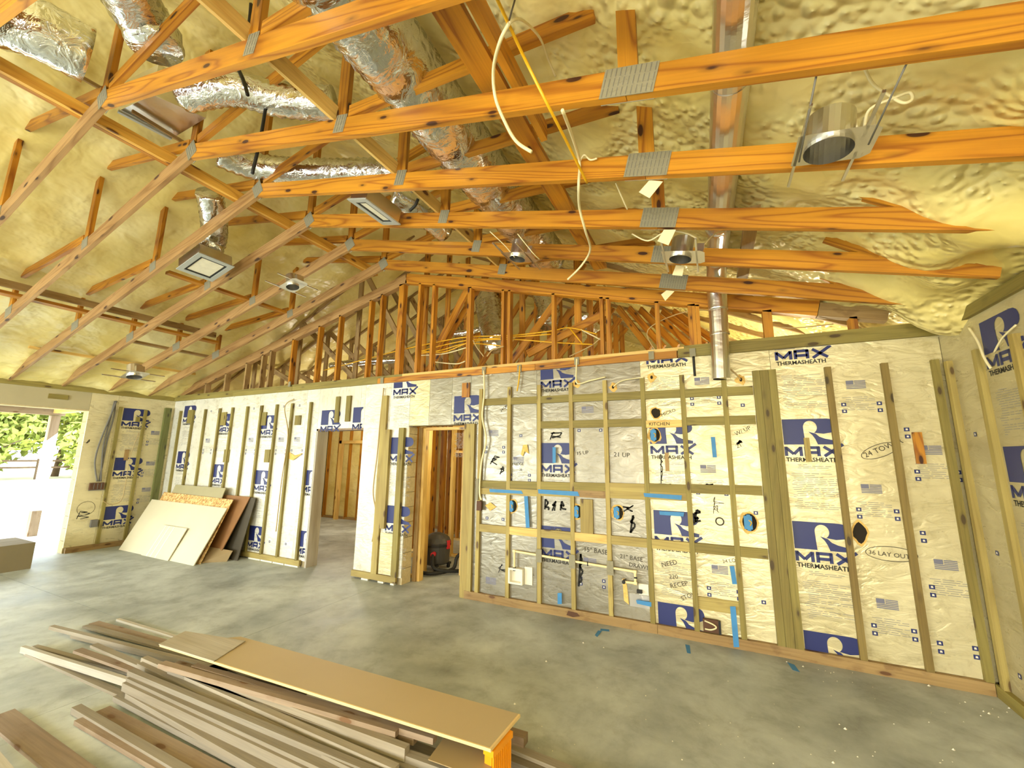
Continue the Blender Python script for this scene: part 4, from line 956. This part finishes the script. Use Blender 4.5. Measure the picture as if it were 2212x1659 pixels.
# cables down the back wall
def wcable(pts, r, mat, label, off=.05):
    o = tube('wall_cable', [onY(x, y, D-off) for x, y in pts], r, mat); tag(o, label, 'cable')
wcable([(1045, 800), (1046, 850), (1042, 900), (1050, 950), (1040, 1000), (1036, 1060), (1040, 1080)], .012, M_ROMW, 'white cable bundle down the left edge of the kitchen wall', .06)
wcable([(1123, 790), (1121, 820), (1117, 845)], .009, M_ROMY, 'short yellow cable stub hanging below the top plate', .05)
wcable([(1246, 775), (1245, 800), (1247, 828), (1275, 822), (1308, 814)], .009, M_ROMW, 'white cable leaving a foam plug at the top of the kitchen wall', .05)
wcable([(1325, 835), (1345, 822), (1392, 815)], .006, M_ROMW, 'white cable from the second foam plug at the kitchen wall top', .05)
wcable([(1498, 770), (1500, 800), (1501, 812)], .012, M_BLK, 'black cable stub hanging left of the vent pipe', .05)
wcable([(1575, 795), (1590, 808), (1600, 820)], .006, M_TAN, 'thin tan cable right of the vent pipe', .03)
wcable([(829, 838), (822, 900), (815, 980), (806, 1060), (812, 1110), (804, 1170)], .009, M_TAN, 'tan cable wandering down the board between the two doorways', .03)
wcable([(635, 862), (615, 880), (622, 940), (608, 1040), (598, 1130), (596, 1148)], .008, M_TAN, 'tan cable down the bright left wall boards', .045)
wcable([(1045, 770), (1030, 750), (1022, 735)], .008, M_TAN, 'tan cable arching from the clip on the top plate', .07)
wcable([(1052, 770), (1065, 755), (1088, 748)], .008, M_TAN, 'second tan cable arching from the clip on the top plate', .07)
for i, (x, y) in enumerate(((1046, 800), (1122, 796), (1246, 780), (1407, 768), (1496, 762), (626, 830), (826, 822))):
    p = onY(x, y, D-.04); o = bx('cable_clamp', p.x-.028, p.x+.028, D-.052, D-.038, p.z-.045, p.z+.045, M_PLATE)
    tag(o, ['grey metal strap on the top plate above the white cable bundle', 'grey metal strap above the yellow cable stub', 'grey metal strap right of the top logo', 'grey metal strap on the bright plate over a logo', 'grey metal strap left of the vent pipe', 'small metal strap on the left top plate', 'small metal strap on the plate between the doorways'][i], 'metal strap', 'straps on the top plate')
for i, (x, y) in enumerate(((1245, 828), (1325, 836), (1408, 815), (1600, 820))):
    p = onY(x, y, D); n = 10; rnd = random.Random(i)
    t = empty('foam_plug', p, ['foam plug with a knot of cable under the third metal strap', 'foam plug below the top of the kitchen wall, second from left', 'foam plug beside the logo at the top of the wall', 'foam plug just right of the vent pipe mouth'][i], 'foam plug')
    vs = [(p.x, D-.02, p.z)]+[(p.x+math.cos(.628*j)*.045*rnd.uniform(.7, 1.3), D-.002, p.z+math.sin(.628*j)*.05*rnd.uniform(.7, 1.3)) for j in range(n)]
    mk('bead', vs, [(0, 1+(j+1) % n, 1+j) for j in range(n)], M_FOAMC, t)
    vs = [(p.x, D-.026, p.z-.004)]+[(p.x+math.cos(.628*j)*.013, D-.022, p.z+math.sin(.628*j)*.02-.004) for j in range(n)]
    mk('plug_hole', vs, [(0, 1+(j+1) % n, 1+j) for j in range(n)], M_HOLE, t)
# loose wood scraps nailed to the boards
def scrap(x0, y0, x1, y1, mat, label, t=.02):
    a, b = onY(x0, y0, D), onY(x1, y1, D)
    o = bx('wood_scrap', min(a.x, b.x), max(a.x, b.x), D-t, D-.003, min(a.z, b.z), max(a.z, b.z), mat); tag(o, label, 'wood scrap', 'wood scraps nailed to the wall')
scrap(1735, 946, 1753, 998, W_GP, 'short upright lath nailed over the MAX lettering at right')
scrap(1968, 934, 2000, 1002, W_T, 'orange wood scrap nailed to the boards at far right')
scrap(1436, 978, 1446, 1018, W_B, 'thin brown lath nailed over small lettering near the upper blue box')
scrap(1000, 828, 1015, 858, W_T, 'orange wood scrap nailed above a logo, right of the second doorway')
scrap(640, 898, 650, 918, W_G, 'small green scrap high on the bright left boards')
for i, (x, y) in enumerate(((484, 905), (490, 985), (571, 905), (578, 985), (412, 900))):
    scrap(x-3, y-14, x+4, y+14, W_G, ['green lath scrap over the top logo, second column from the corner', 'green lath scrap between logos, second column from the corner', 'green lath scrap over the top logo, third column from the corner', 'green lath scrap between logos, third column from the corner', 'green lath scrap over the first logo from the corner'][i])
p = onY(640, 985, D)
o = mk('torn_patch', [(p.x-.17, D-.004, p.z+.06), (p.x-.03, D-.012, p.z+.01), (p.x+.17, D-.004, p.z+.05), (p.x+.03, D-.02, p.z-.03), (p.x-.05, D-.02, p.z-.07), (p.x-.16, D-.004, p.z-.05)], [(5, 4, 1, 0), (4, 3, 1), (3, 2, 1)], M_FOAMC)
tag(o, 'torn orange patch in the bright board left of the first doorway', 'patch')
p = onY(1135, 975, D)
o = mk('torn_patch', [(p.x-.03, D-.004, p.z+.08), (p.x+.03, D-.018, p.z+.08), (p.x+.05, D-.006, p.z-.03), (p.x, D-.02, p.z), (p.x-.03, D-.008, p.z-.06), (p.x-.06, D-.004, p.z-.04)], [(5, 4, 3, 0), (3, 1, 0), (3, 2, 1)], M_FOAMC)
tag(o, 'torn orange patch in the grey board above the word FRIDGE', 'patch')
o = BK.put('stain', mesh([(-.07, 0, -.02), (0, 0, -.03), (.08, 0, -.01), (.05, 0, .02), (-.05, 0, .025)], [(0, 1, 2, 3, 4)], M_BRONZ), -1.46, .045, FT+.002)
# ================================================================== BACK ROOMS
def studwall(name, a, b, ztop, n, label, mat=W_T, skip=()):
    a, b = V(a), V(b); t = empty(name, a, label, 'framing'); d = (b-a)
    ax = 'x' if abs(d.x) > abs(d.y) else 'y'
    beam('bottom_plate', a+V((0, 0, .02)), b+V((0, 0, .02)), .089, .038, W_P, t)
    beam('top_plate', a+V((0, 0, ztop)), b+V((0, 0, ztop)), .089, .076, W_P, t)
    for i in range(n+1):
        if i in skip: continue
        p = a+d*i/n
        beam('stud', p+V((0, 0, .04)), p+V((0, 0, ztop-.04)), *((.038, .089) if ax == 'x' else (.089, .038)), mat, t, up=(0, 1, 0))
    return t
studwall('stud_partition', (-4.75, 4.95, 0), (-4.75, 6.1, 0), 2.7, 3, 'stud partition along the left side of the hall behind the second doorway', W_P)
t = studwall('stud_partition', (-5.4, 6.3, 0), (-2.4, 6.3, 0), 2.7, 8, 'stud partition facing the second doorway, with a framed opening', W_T, skip=(3, 5,))
bx('opening_header', -4.2, -3.3, 6.25, 6.34, 2.20, 2.30, W_P, t); bx('opening_side', -4.20, -4.15, 6.23, 6.32, 0, 2.2, W_P, t); bx('opening_side', -3.35, -3.30, 6.23, 6.32, 0, 2.2, W_P, t)
bx('fire_block', -4.15, -3.85, 6.28, 6.36, 1.75, 1.79, W_P, t)
studwall('stud_partition', (-5.6, 7.5, 0), (-2.2, 7.5, 0), 2.7, 9, 'deeper stud partition seen through the second doorway', W_T)
t = empty('closet_frame', (-9.0, 8.4, 0), 'insulated stud wall with a pale framed opening behind the first doorway', 'framing')
bx('foam_fill', -9.9, -5.7, 8.44, 8.6, .05, 2.72, M_FOAM, t)
for i in range(11): x = -9.8+.41*i; bx('stud', x-.02, x+.02, 8.36, 8.46, 0, 2.7, W_T, t)
fxp = onY(735, 1000, 8.25).x; fzp = onY(745, 952, 8.25).z; bx('pale_post', fxp-.04, fxp+.04, 8.2, 8.3, 0, fzp, W_P, t); bx('pale_header', fxp-.04, fxp+1.1, 8.2, 8.3, fzp-.08, fzp, W_P, t); bx('bottom_plate', -9.9, -5.7, 8.36, 8.41, 0, .05, W_B, t)
studwall('stud_partition', (-5.3, 6.5, 0), (-5.3, 8.3, 0), 2.7, 7, 'stud partition between the two back rooms')
# door-side studs in the second doorway
t = empty('door_frame', (-3.78, D+.1, 0), 'pale rough door frame just inside the second doorway', 'framing')
bx('post', -3.835, -3.775, D+.22, D+.31, 0, 2.10, W_B, t); bx('post', -3.775, -3.735, D+.25, D+.34, 0, 2.09, W_P, t)
px_ = onY(921, 1100, D+.66).x; bx('post', px_-.02, px_+.02, D+.62, D+.71, 0, 2.09, W_P, t); bx('sole', px_-.02, px_+.05, D+.34, D+.619, 0, .04, W_P, t)
px_ = onY(1001, 1100, D+.8).x; bx('post', px_-.02, px_+.02, D+.76, D+.84, 0, 2.08, W_P, t)
bx('post', -2.90, -2.86, D+.25, D+.34, 0, 2.10, W_P, t); bx('head', -3.735, -2.9, D+.25, D+.34, 2.06, 2.10, W_P, t)
# shop vacuum
b0 = V((-3.95, 5.55, 0)); t = empty('shop_vacuum', b0, 'dark wet and dry vacuum with a coiled black hose beyond the second doorway', 'vacuum')
M_VAC = simple('vacuum_grey', hexc('3d3a35'), .5)
def lathe(name, prof, c_, mat, par, seg=24):
    vs, fs = [], []
    for (r, z) in prof:
        for k in range(seg): an = 2*math.pi*k/seg; vs.append(V(c_)+V((r*math.cos(an), r*math.sin(an), z)))
    for i in range(len(prof)-1):
        for k in range(seg): fs.append((i*seg+k, i*seg+(k+1) % seg, (i+1)*seg+(k+1) % seg, (i+1)*seg+k))
    fs += [tuple(range(seg-1, -1, -1)), tuple((len(prof)-1)*seg+k for k in range(seg))]
    return mk(name, vs, fs, mat, par, smooth=False)
lathe('drum', [(.17, .07), (.20, .10), (.21, .34), (.215, .36)], b0, M_VAC, t)
lathe('lid', [(.215, .362), (.22, .39), (.19, .45), (.11, .50), (.05, .52)], b0, M_VAC, t)
lathe('drum_band', [(.216, .33), (.22, .335), (.22, .36), (.216, .361)], b0, M_BLK, t)
cyl('inlet', b0+V((.1, -.2, .25)), b0+V((.12, -.26, .25)), .035, M_RED, t); bx('latch', b0.x+.20, b0.x+.23, b0.y-.03, b0.y+.03, .30, .42, M_RED, t)
for a in range(4):
    an = a*math.pi/2+.6; c_ = b0+V((.19*math.cos(an), .19*math.sin(an), .03)); bx('caster_arm', c_.x-.03, c_.x+.03, c_.y-.03, c_.y+.03, .055, .085, M_BLK, t)
    cyl('caster_wheel', c_+V((-.015, 0, 0)), c_+V((.015, 0, 0)), .03, M_BLK, t, 12)
flex('hose', [b0+V((.11, -.24, .25)), b0+V((.22, -.35, .10)), b0+V((.42, -.2, .05)), b0+V((.60, .0, .06)), b0+V((.66, .05, .22)), b0+V((.56, .02, .30)), b0+V((.42, -.05, .22)), b0+V((.40, -.15, .06)), b0+V((.2, -.42, .04)), b0+V((-.1, -.4, .04))], .026, M_BLK, t, step=.012, seg=10, ripple=.08)
# ================================================================== LEANING SHEETS in the left corner
def lean(p0, p1, q1, q0, t, mat, label, name='leaning_sheet'):
    o = slab(name, [p0, p1, q1, q0], t, mat); tag(o, label, 'sheet'); return o
yb = 3.93
lean(V((-9.60, yb-.02, 0)), V((-7.27, yb-.02, 0)), V((-7.34, 4.34, .80)), V((-9.72, 4.34, .82)), .014, M_DRY, 'large pale sheet leaning in the corner, frontmost')
A = onY(316, 1199, yb-.02); B = onY(380, 1212, yb-.02)
lean(V((-8.78, yb-.042, 0.0)), V((-7.95, yb-.042, 0.0)), V((-7.98, 4.115, .46)), V((-8.76, 4.115, .46)), .012, M_DRY, 'smaller pale panel with light streaks leaning on the large sheet')
for s in (-8.62, -8.5, -8.35): slab('streak', [V((s, yb-.0435, .004)), V((s+.02, yb-.0435, .004)), V((s+.02, 4.108, .455)), V((s, 4.108, .455))], .002, M_WHITE, bpy.data.objects['leaning_sheet.001'])
lean(V((-9.40, 4.00, 0)), V((-7.28, 4.00, 0)), V((-7.34, 4.42, .93)), V((-9.50, 4.42, .96)), .012, M_OSB, 'flake board sheet with ragged top behind the pale sheet', 'leaning_flake_board')
lean(V((-9.3, 4.12, 0)), V((-7.6, 4.12, 0)), V((-7.72, 4.50, 1.10)), V((-9.30, 4.50, 1.10)), .012, M_GRN, 'grey green sheet rising highest in the leaning stack')
lean(V((-8.6, 4.22, 0)), V((-7.25, 4.22, 0)), V((-7.08, 4.54, .98)), V((-8.5, 4.54, .98)), .012, M_BRNP, 'brown sheet at the back right of the leaning stack')
lean(V((-8.2, 4.40, 0)), V((-7.0, 4.40, 0)), V((-6.95, 4.555, .97)), V((-8.2, 4.555, .97)), .012, M_DARKB, 'dark sheet standing steepest against the wall')
lean(V((-7.35, 4.05, .0)), V((-7.1, 4.30, .0)), V((-7.05, 4.34, .16)), V((-7.5, 4.22, .2)), .01, M_CARD, 'small cardboard scrap at the foot of the leaning stack')
# cardboard box by the opening
t = empty('cardboard_box', (-9.7, 2.3, 0), 'low brown cardboard box on the floor by the big opening', 'box')
c0 = V((-9.16, 2.73, 0)); 
for nm, a in (('side_panel', (-9.17, -9.16, 1.7, 2.73, 0, .36)), ('side_panel', (-9.95, -9.94, 1.7, 2.73, 0, .36)), ('end_panel', (-9.94, -9.17, 2.72, 2.73, 0, .36)), ('end_panel', (-9.94, -9.17, 1.7, 1.71, 0, .36)), ('flap', (-9.95, -9.56, 1.7, 2.73, .361, .367)), ('flap', (-9.55, -9.16, 1.7, 2.73, .361, .367))):
    bx(nm, *a, M_BOXC, t)
bx('tape_strip', -9.158, -9.157, 2.25, 2.27, .01, .35, M_TAN, t)
# ================================================================== LUMBER PILE
def plank(a, b, z, w, th, mat, label, z2=None, ext=0.0, name='board'):
    w *= .8
    P = onZ(*a, z); Q = onZ(*b, z if z2 is None else z2)
    if ext: Q = Q+(Q-P).normalized()*ext
    off = V((0, 0, -th/2)); o = beam(name, P+off, Q+off, w, th, mat); tag(o, label, 'board', 'boards in the lumber pile'); return o
plank((112, 1351), (340, 1408), .07, .05, .03, W_D, 'thin board poking out furthest to the upper left of the pile', ext=1.6)
plank((160, 1369), (330, 1410), .045, .06, .03, W_D, 'thin board beside the furthest one, upper left of the pile', ext=1.5)
plank((186, 1350), (340, 1392), .04, .07, .02, W_D, 'short flat board at the upper left of the pile, third from the end', ext=1.2)
plank((203, 1344), (360, 1388), .025, .10, .02, W_O, 'flat tan board on the floor at the back of the pile', ext=1.2)
plank((255, 1336), (360, 1368), .02, .04, .02, W_PD, 'short pale board behind the top sheet', ext=1.0)
plank((50, 1395), (280, 1466), .06, .035, .05, W_PD, 'long pale edge board reaching furthest left', ext=2.0, z2=.10)
plank((75, 1394), (300, 1455), .025, .05, .02, W_D, 'dusty board lying along the long pale one', ext=1.6)
plank((168, 1402), (300, 1448), .12, .07, .02, W_O, 'board with foam crumbs on top, left end of pile', ext=2.0)
plank((203, 1391), (300, 1432), .14, .06, .02, W_D, 'dusty board beside the one with foam crumbs', ext=2.2)
plank((60, 1408), (270, 1500), .02, .06, .02, W_D, 'flat board on the floor under the long pale one', ext=.8)
plank((312, 1418), (450, 1478), .20, .05, .04, W_D, 'round-edged board on the left middle of the pile', ext=1.6)
plank((305, 1430), (450, 1500), .18, .06, .03, W_D, 'board just below the round-edged one', ext=1.6)
plank((283, 1446), (560, 1560), .19, .05, .04, W_D, 'pale ridge board in the middle of the pile', ext=1.1)
plank((285, 1460), (560, 1585), .16, .08, .03, W_D, 'wide dusty board in the middle of the pile', ext=1.2)
plank((272, 1472), (560, 1606), .14, .05, .05, W_D, 'upright dusty board along the front middle', ext=1.2)
plank((285, 1492), (480, 1600), .09, .09, .03, W_D, 'wide board low on the front side', ext=1.0)
plank((255, 1500), (450, 1600), .06, .07, .03, W_D, 'board with a cut pale end on the front side', ext=1.2)
plank((200, 1540), (420, 1659), .03, .22, .025, W_O, 'wide orange plank flat on the floor at the front', ext=.6)
plank((165, 1524), (380, 1650), .045, .06, .04, W_D, 'dusty board edging the wide orange plank', ext=.8)
plank((430, 1448), (880, 1612), .235, .05, .06, W_D, 'long squared board with a sawn end, below the top sheet')
plank((350, 1430), (860, 1575), .26, .06, .03, W_O, 'dark brown board close under the top sheet')
plank((380, 1430), (900, 1590), .225, .07, .03, W_O, 'second dark brown board under the top sheet')
plank((420, 1435), (940, 1590), .26, .05, .03, W_O, 'third board ending in a step under the top sheet')
plank((370, 1445), (950, 1650), .20, .06, .03, W_D, 'long dusty board running below the sawn one', ext=.3)
plank((400, 1470), (900, 1659), .17, .06, .03, W_D, 'long slanting board across the front', ext=.3)
plank((450, 1520), (820, 1659), .12, .09, .03, W_O, 'tan board slanting to the bottom edge', ext=.3)
plank((480, 1490), (960, 1659), .185, .04, .03, W_PD, 'narrow pale board among the long ones', ext=.2)
plank((1080, 1600), (1240, 1665), .05, .07, .04, W_D, 'board end sticking out right of the orange crate', ext=.3)
plank((1080, 1625), (1200, 1670), .03, .08, .03, W_D, 'lower board end right of the orange crate', ext=.3)
plank((1085, 1572), (1136, 1588), .10, .08, .05, W_O, 'short wood block right of the top sheet corner')
for i in range(5): plank((450+i*30, 1440+i*14), (800+i*30, 1575+i*12), .07+.018*i, .10, .03, W_D, ['hidden dusty board low inside the pile', 'inner board of the pile, second layer', 'inner board of the pile, third layer', 'inner board of the pile, fourth layer', 'inner board of the pile, fifth layer'][i], ext=.2)
plank((0, 1542), (160, 1665), .02, .16, .02, W_O, 'reddish plank in the bottom left corner of the photo', ext=.4)
plank((-40, 1600), (40, 1700), .06, .07, .03, W_PD, 'pale ridged board at the very bottom left corner', ext=.3)
ts = slab('top_sheet', [onZ(345, 1392, .325), onZ(1060, 1618, .335), onZ(1124, 1543, .335), onZ(520, 1375, .325)], .014, M_MDF)
tag(ts, 'tan hardboard sheet lying on top of the lumber pile', 'sheet')
slab('sheet_edge', [onZ(345, 1392, .3255), onZ(1060, 1618, .3355), onZ(1061.5, 1616, .3355), onZ(347, 1391, .3255)], .0145, M_MDFE, ts)
slab('sheet_edge', [onZ(1060, 1618, .3357), onZ(1124, 1543, .3357), onZ(1120, 1542, .3357), onZ(1056, 1617, .3357)], .0147, M_MDFE, ts)
o = slab('top_sheet', [onZ(343, 1391, .334), onZ(462, 1428, .334), onZ(530, 1384, .334), onZ(400, 1363, .334)], .006, W_PD); tag(o, 'paler scrap sheet lying on the left end of the tan sheet', 'sheet')
o = slab('card_panel', [onZ(925, 1640, .25), onZ(1050, 1685, .25), onZ(1085, 1600, .25), onZ(965, 1585, .25)], .004, M_CARD); tag(o, 'brown card panel under the right end of the top sheet', 'card')
cr = empty('plastic_crate', onZ(1085, 1640, .0), 'bright orange ribbed crate supporting the end of the top sheet', 'crate')
q0, q1 = onZ(1062, 1622, .315), onZ(1102, 1580, .315)
d_ = (q1-q0); d_.z = 0; L_ = d_.length; d_.normalize(); nn = V((d_.y, -d_.x, 0))
if nn.dot(V((1, 0, 0))) < 0: nn = -nn
nn0 = nn
def cbox(nm, s0, s1, o0, o1, z0, z1, mat):
    P = [q0+d_*s0+nn*o0, q0+d_*s1+nn*o0, q0+d_*s1+nn*o1, q0+d_*s0+nn*o1]
    vs = [V((p.x, p.y, z)) for z in (z0, z1) for p in P]; mk(nm, vs, BF, mat, cr)
cbox('shell', 0, L_, -.04, 0, .0, .315, M_ORNG)
for i in range(10): s = L_*(i+.3)/10; cbox('rib', s, s+L_*.045, 0, .010, .01, .30, M_ORNG)
cbox('rim', -.005, L_+.005, -.045, .014, .29, .318, M_ORNG)
# crumbs and tape on the floor
vs, fs = [], []
rnd = random.Random(3)
spots = [(1112, 1521), (1160, 1634), (1180, 1429), (1304, 1399), (1260, 1389), (1826, 1575), (2085, 1517), (2125, 1537), (2137, 1542), (2007, 1482), (2180, 1530), (1800, 1648), (2060, 1620), (1700, 1430), (1735, 1440)]
for i in range(60): spots.append((rnd.uniform(1150, 2180), rnd.uniform(1440, 1650)))
for i, (x, y) in enumerate(spots):
    p = onZ(x, y, 0); r = (.009 if i < 15 else .004)*rnd.uniform(.7, 1.3); k = len(vs)
    vs += [p+V((-r, 0, 0)), p+V((0, -r, 0)), p+V((r, 0, 0)), p+V((0, r, 0)), p+V((0, 0, r))]
    fs += [(k, k+1, k+4), (k+1, k+2, k+4), (k+2, k+3, k+4), (k+3, k, k+4)]
o = mk('foam_crumbs', vs, fs, M_WHITE, loc=(0, 0, 0)); tag(o, 'white foam crumbs scattered over the bare concrete floor', 'debris', kind='stuff')
for i, c4 in enumerate((((1700, 1430), (1716, 1436), (1728, 1452), (1712, 1447)), ((1297, 1358), (1316, 1360), (1316, 1364), (1297, 1362)), ((1285, 1372), (1292, 1362), (1300, 1363), (1290, 1376)), ((1480, 1392), (1490, 1394), (1492, 1412), (1484, 1410)))):
    o = slab('floor_tape', [onZ(x, y, .002) for x, y in c4], .001, M_BLUE); tag(o, ['crumpled blue tape scrap on the floor at right', 'blue tape dash on the floor near the base plate', 'short blue smear of tape beside the dash', 'blue tape scrap below the low outlet box'][i], 'tape')
# ================================================================== OUTSIDE
g = mk('ground_outside', [(-120, -80, -.2), (XL-.25, -80, -.2), (XL-.25, 120, -.2), (-120, 120, -.2)], [(0, 1, 2, 3)], M_GRASS, loc=(-60, 0, -.2)); tag(g, kind='structure')
bx('porch_slab', -13.4, XL-.2, -4.6, 4.6, -.2, -.005, M_CON, flo)
t = empty('porch_post', (-12.62, 3.66, 0), 'wooden porch post outside the big opening, its sunlit band painted white', 'post')
bx('post', -12.69, -12.55, 3.60, 3.74, 0, 2.45, W_O, t)
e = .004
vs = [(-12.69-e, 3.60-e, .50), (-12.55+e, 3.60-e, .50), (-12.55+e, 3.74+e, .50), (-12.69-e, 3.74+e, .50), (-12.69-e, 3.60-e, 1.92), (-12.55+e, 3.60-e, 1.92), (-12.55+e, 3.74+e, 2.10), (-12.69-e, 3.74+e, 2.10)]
mk('sunlit_band', vs, BF, M_WHITE, t)  # white shell stands for the sunlit part, slanted top for the shadow edge
t = empty('porch_beam', (-12.6, 0, 2.45), 'brown porch beams above the outside post', 'beam')
bx('beam', -12.68, -12.54, -4.5, 3.8, 2.46, 2.68, W_O, t); bx('beam', -12.5, XL-.2, 3.60, 3.74, 2.50, 2.62, W_P, t); bx('porch_ceiling', -12.54, XL-.2, -4.5, 3.6, 2.70, 2.72, M_BUFF, t)
# trees
def tree(x, y, h, r, mat, label, nleaf=1500, seed=1, ls=.32):
    rnd = random.Random(seed); t = empty('tree', (x, y, -.2), label, 'tree', 'trees beyond the bright field')
    tube('trunk', [(x, y, -.2), (x+.2, y+.1, h*.35), (x-.1, y-.2, h*.7)], lambda q: .22*(1-q*.7), M_BARK, t, 8, 4)
    for s in (-1, 1): tube('branch', [(x+.1, y, h*.3), (x+s*.5, y+s*r*.4, h*.5), (x+s*.7, y+s*r*.7, h*.7)], lambda q: .1*(1-q*.7), M_BARK, t, 6, 3)
    vs, fs = [], []
    blobs = [(V((rnd.uniform(-r, r)*.5, rnd.uniform(-r, r)*.8, h*rnd.uniform(.35, .95))), r*rnd.uniform(.3, .55)) for _ in range(11)]
    for i in range(nleaf):
        c_, br = rnd.choice(blobs); d = V((rnd.gauss(0, 1), rnd.gauss(0, 1), rnd.gauss(0, 1))).normalized()
        p = V((x, y, -.2))+c_+d*br*rnd.uniform(.75, 1.05)
        if p.z < .4: p.z = .4+rnd.random()
        a = V((rnd.gauss(0, 1), rnd.gauss(0, 1), rnd.gauss(0, 1))).normalized(); b = a.cross(d)
        if b.length < .1: continue
        b.normalize(); k = len(vs); s = ls*rnd.uniform(.6, 1.4); vs += [p-a*s, p+b*s*.45, p+a*s, p-b*s*.45]; fs.append((k, k+1, k+2, k+3))
    o = mk('foliage', vs, fs, mat, t); tag(o, kind='stuff')
tn = ['leafy tree furthest left beyond the field', 'pale green tree second from the left beyond the field', 'broad tree behind the porch post', 'green tree just right of the porch post', 'tree closest to the jamb of the big opening', 'tall pale tree behind the others beyond the field', 'dark shrub mass low beyond the field at left', 'dark shrub mass low beyond the field by the jamb', 'outermost tree beyond the left edge of the opening']
specs = [(-46, 6.5, 9, 4.2, 0), (-44, 10, 8, 4, 1), (-46, 14, 10, 4.5, 0), (-44, 17.5, 9, 4, 1), (-45, 21, 9, 4.5, 0), (-52, 12, 11, 5, 0), (-43, 8.5, 3.5, 3.5, 1), (-43, 16, 3.5, 3.6, 1), (-47, 2, 9, 4.5, 1)]
for i, (x, y, h, r, mtl) in enumerate(specs): tree(x, y, h, r, (M_LEAF, M_LEAF2)[mtl], tn[i], 3200, i+10, .26)
t = empty('field_fence', (-42, 8, -.2), 'dark rail fence at the far edge of the bright field', 'fence')
for z in (.55, 1.0): bx('rail', -42.05, -41.95, -5, 26, z, z+.12, M_BARK, t)
for i in range(12): bx('fence_post', -42.08, -41.92, -5+i*2.8, -4.85+i*2.8, -.2, 1.2, M_BARK, t)
for i, (x, y) in enumerate(((-13.9, 5.2), (-14.6, 5.9))):
    t = empty('shrub', (x, y, -.2), ['small yellow green shrub outside by the jamb', 'second small shrub outside, further back'][i], 'shrub')
    rnd = random.Random(40+i); vs, fs = [], []
    tube('stem', [(x, y, -.2), (x+.02, y, .1), (x, y+.03, .35)], .015, M_BARK, t, 6, 3)
    for j in range(300):
        d = V((rnd.gauss(0, 1), rnd.gauss(0, 1), abs(rnd.gauss(0, .8)))).normalized(); p = V((x, y, -.15))+d*rnd.uniform(.15, .5)
        a = V((rnd.gauss(0, 1), rnd.gauss(0, 1), rnd.gauss(0, 1))).normalized()*.05; b = a.cross(d)*.5; k = len(vs); vs += [p-a, p+b, p+a, p-b]; fs.append((k, k+1, k+2, k+3))
    tag(mk('foliage', vs, fs, M_LEAF, t), kind='stuff')
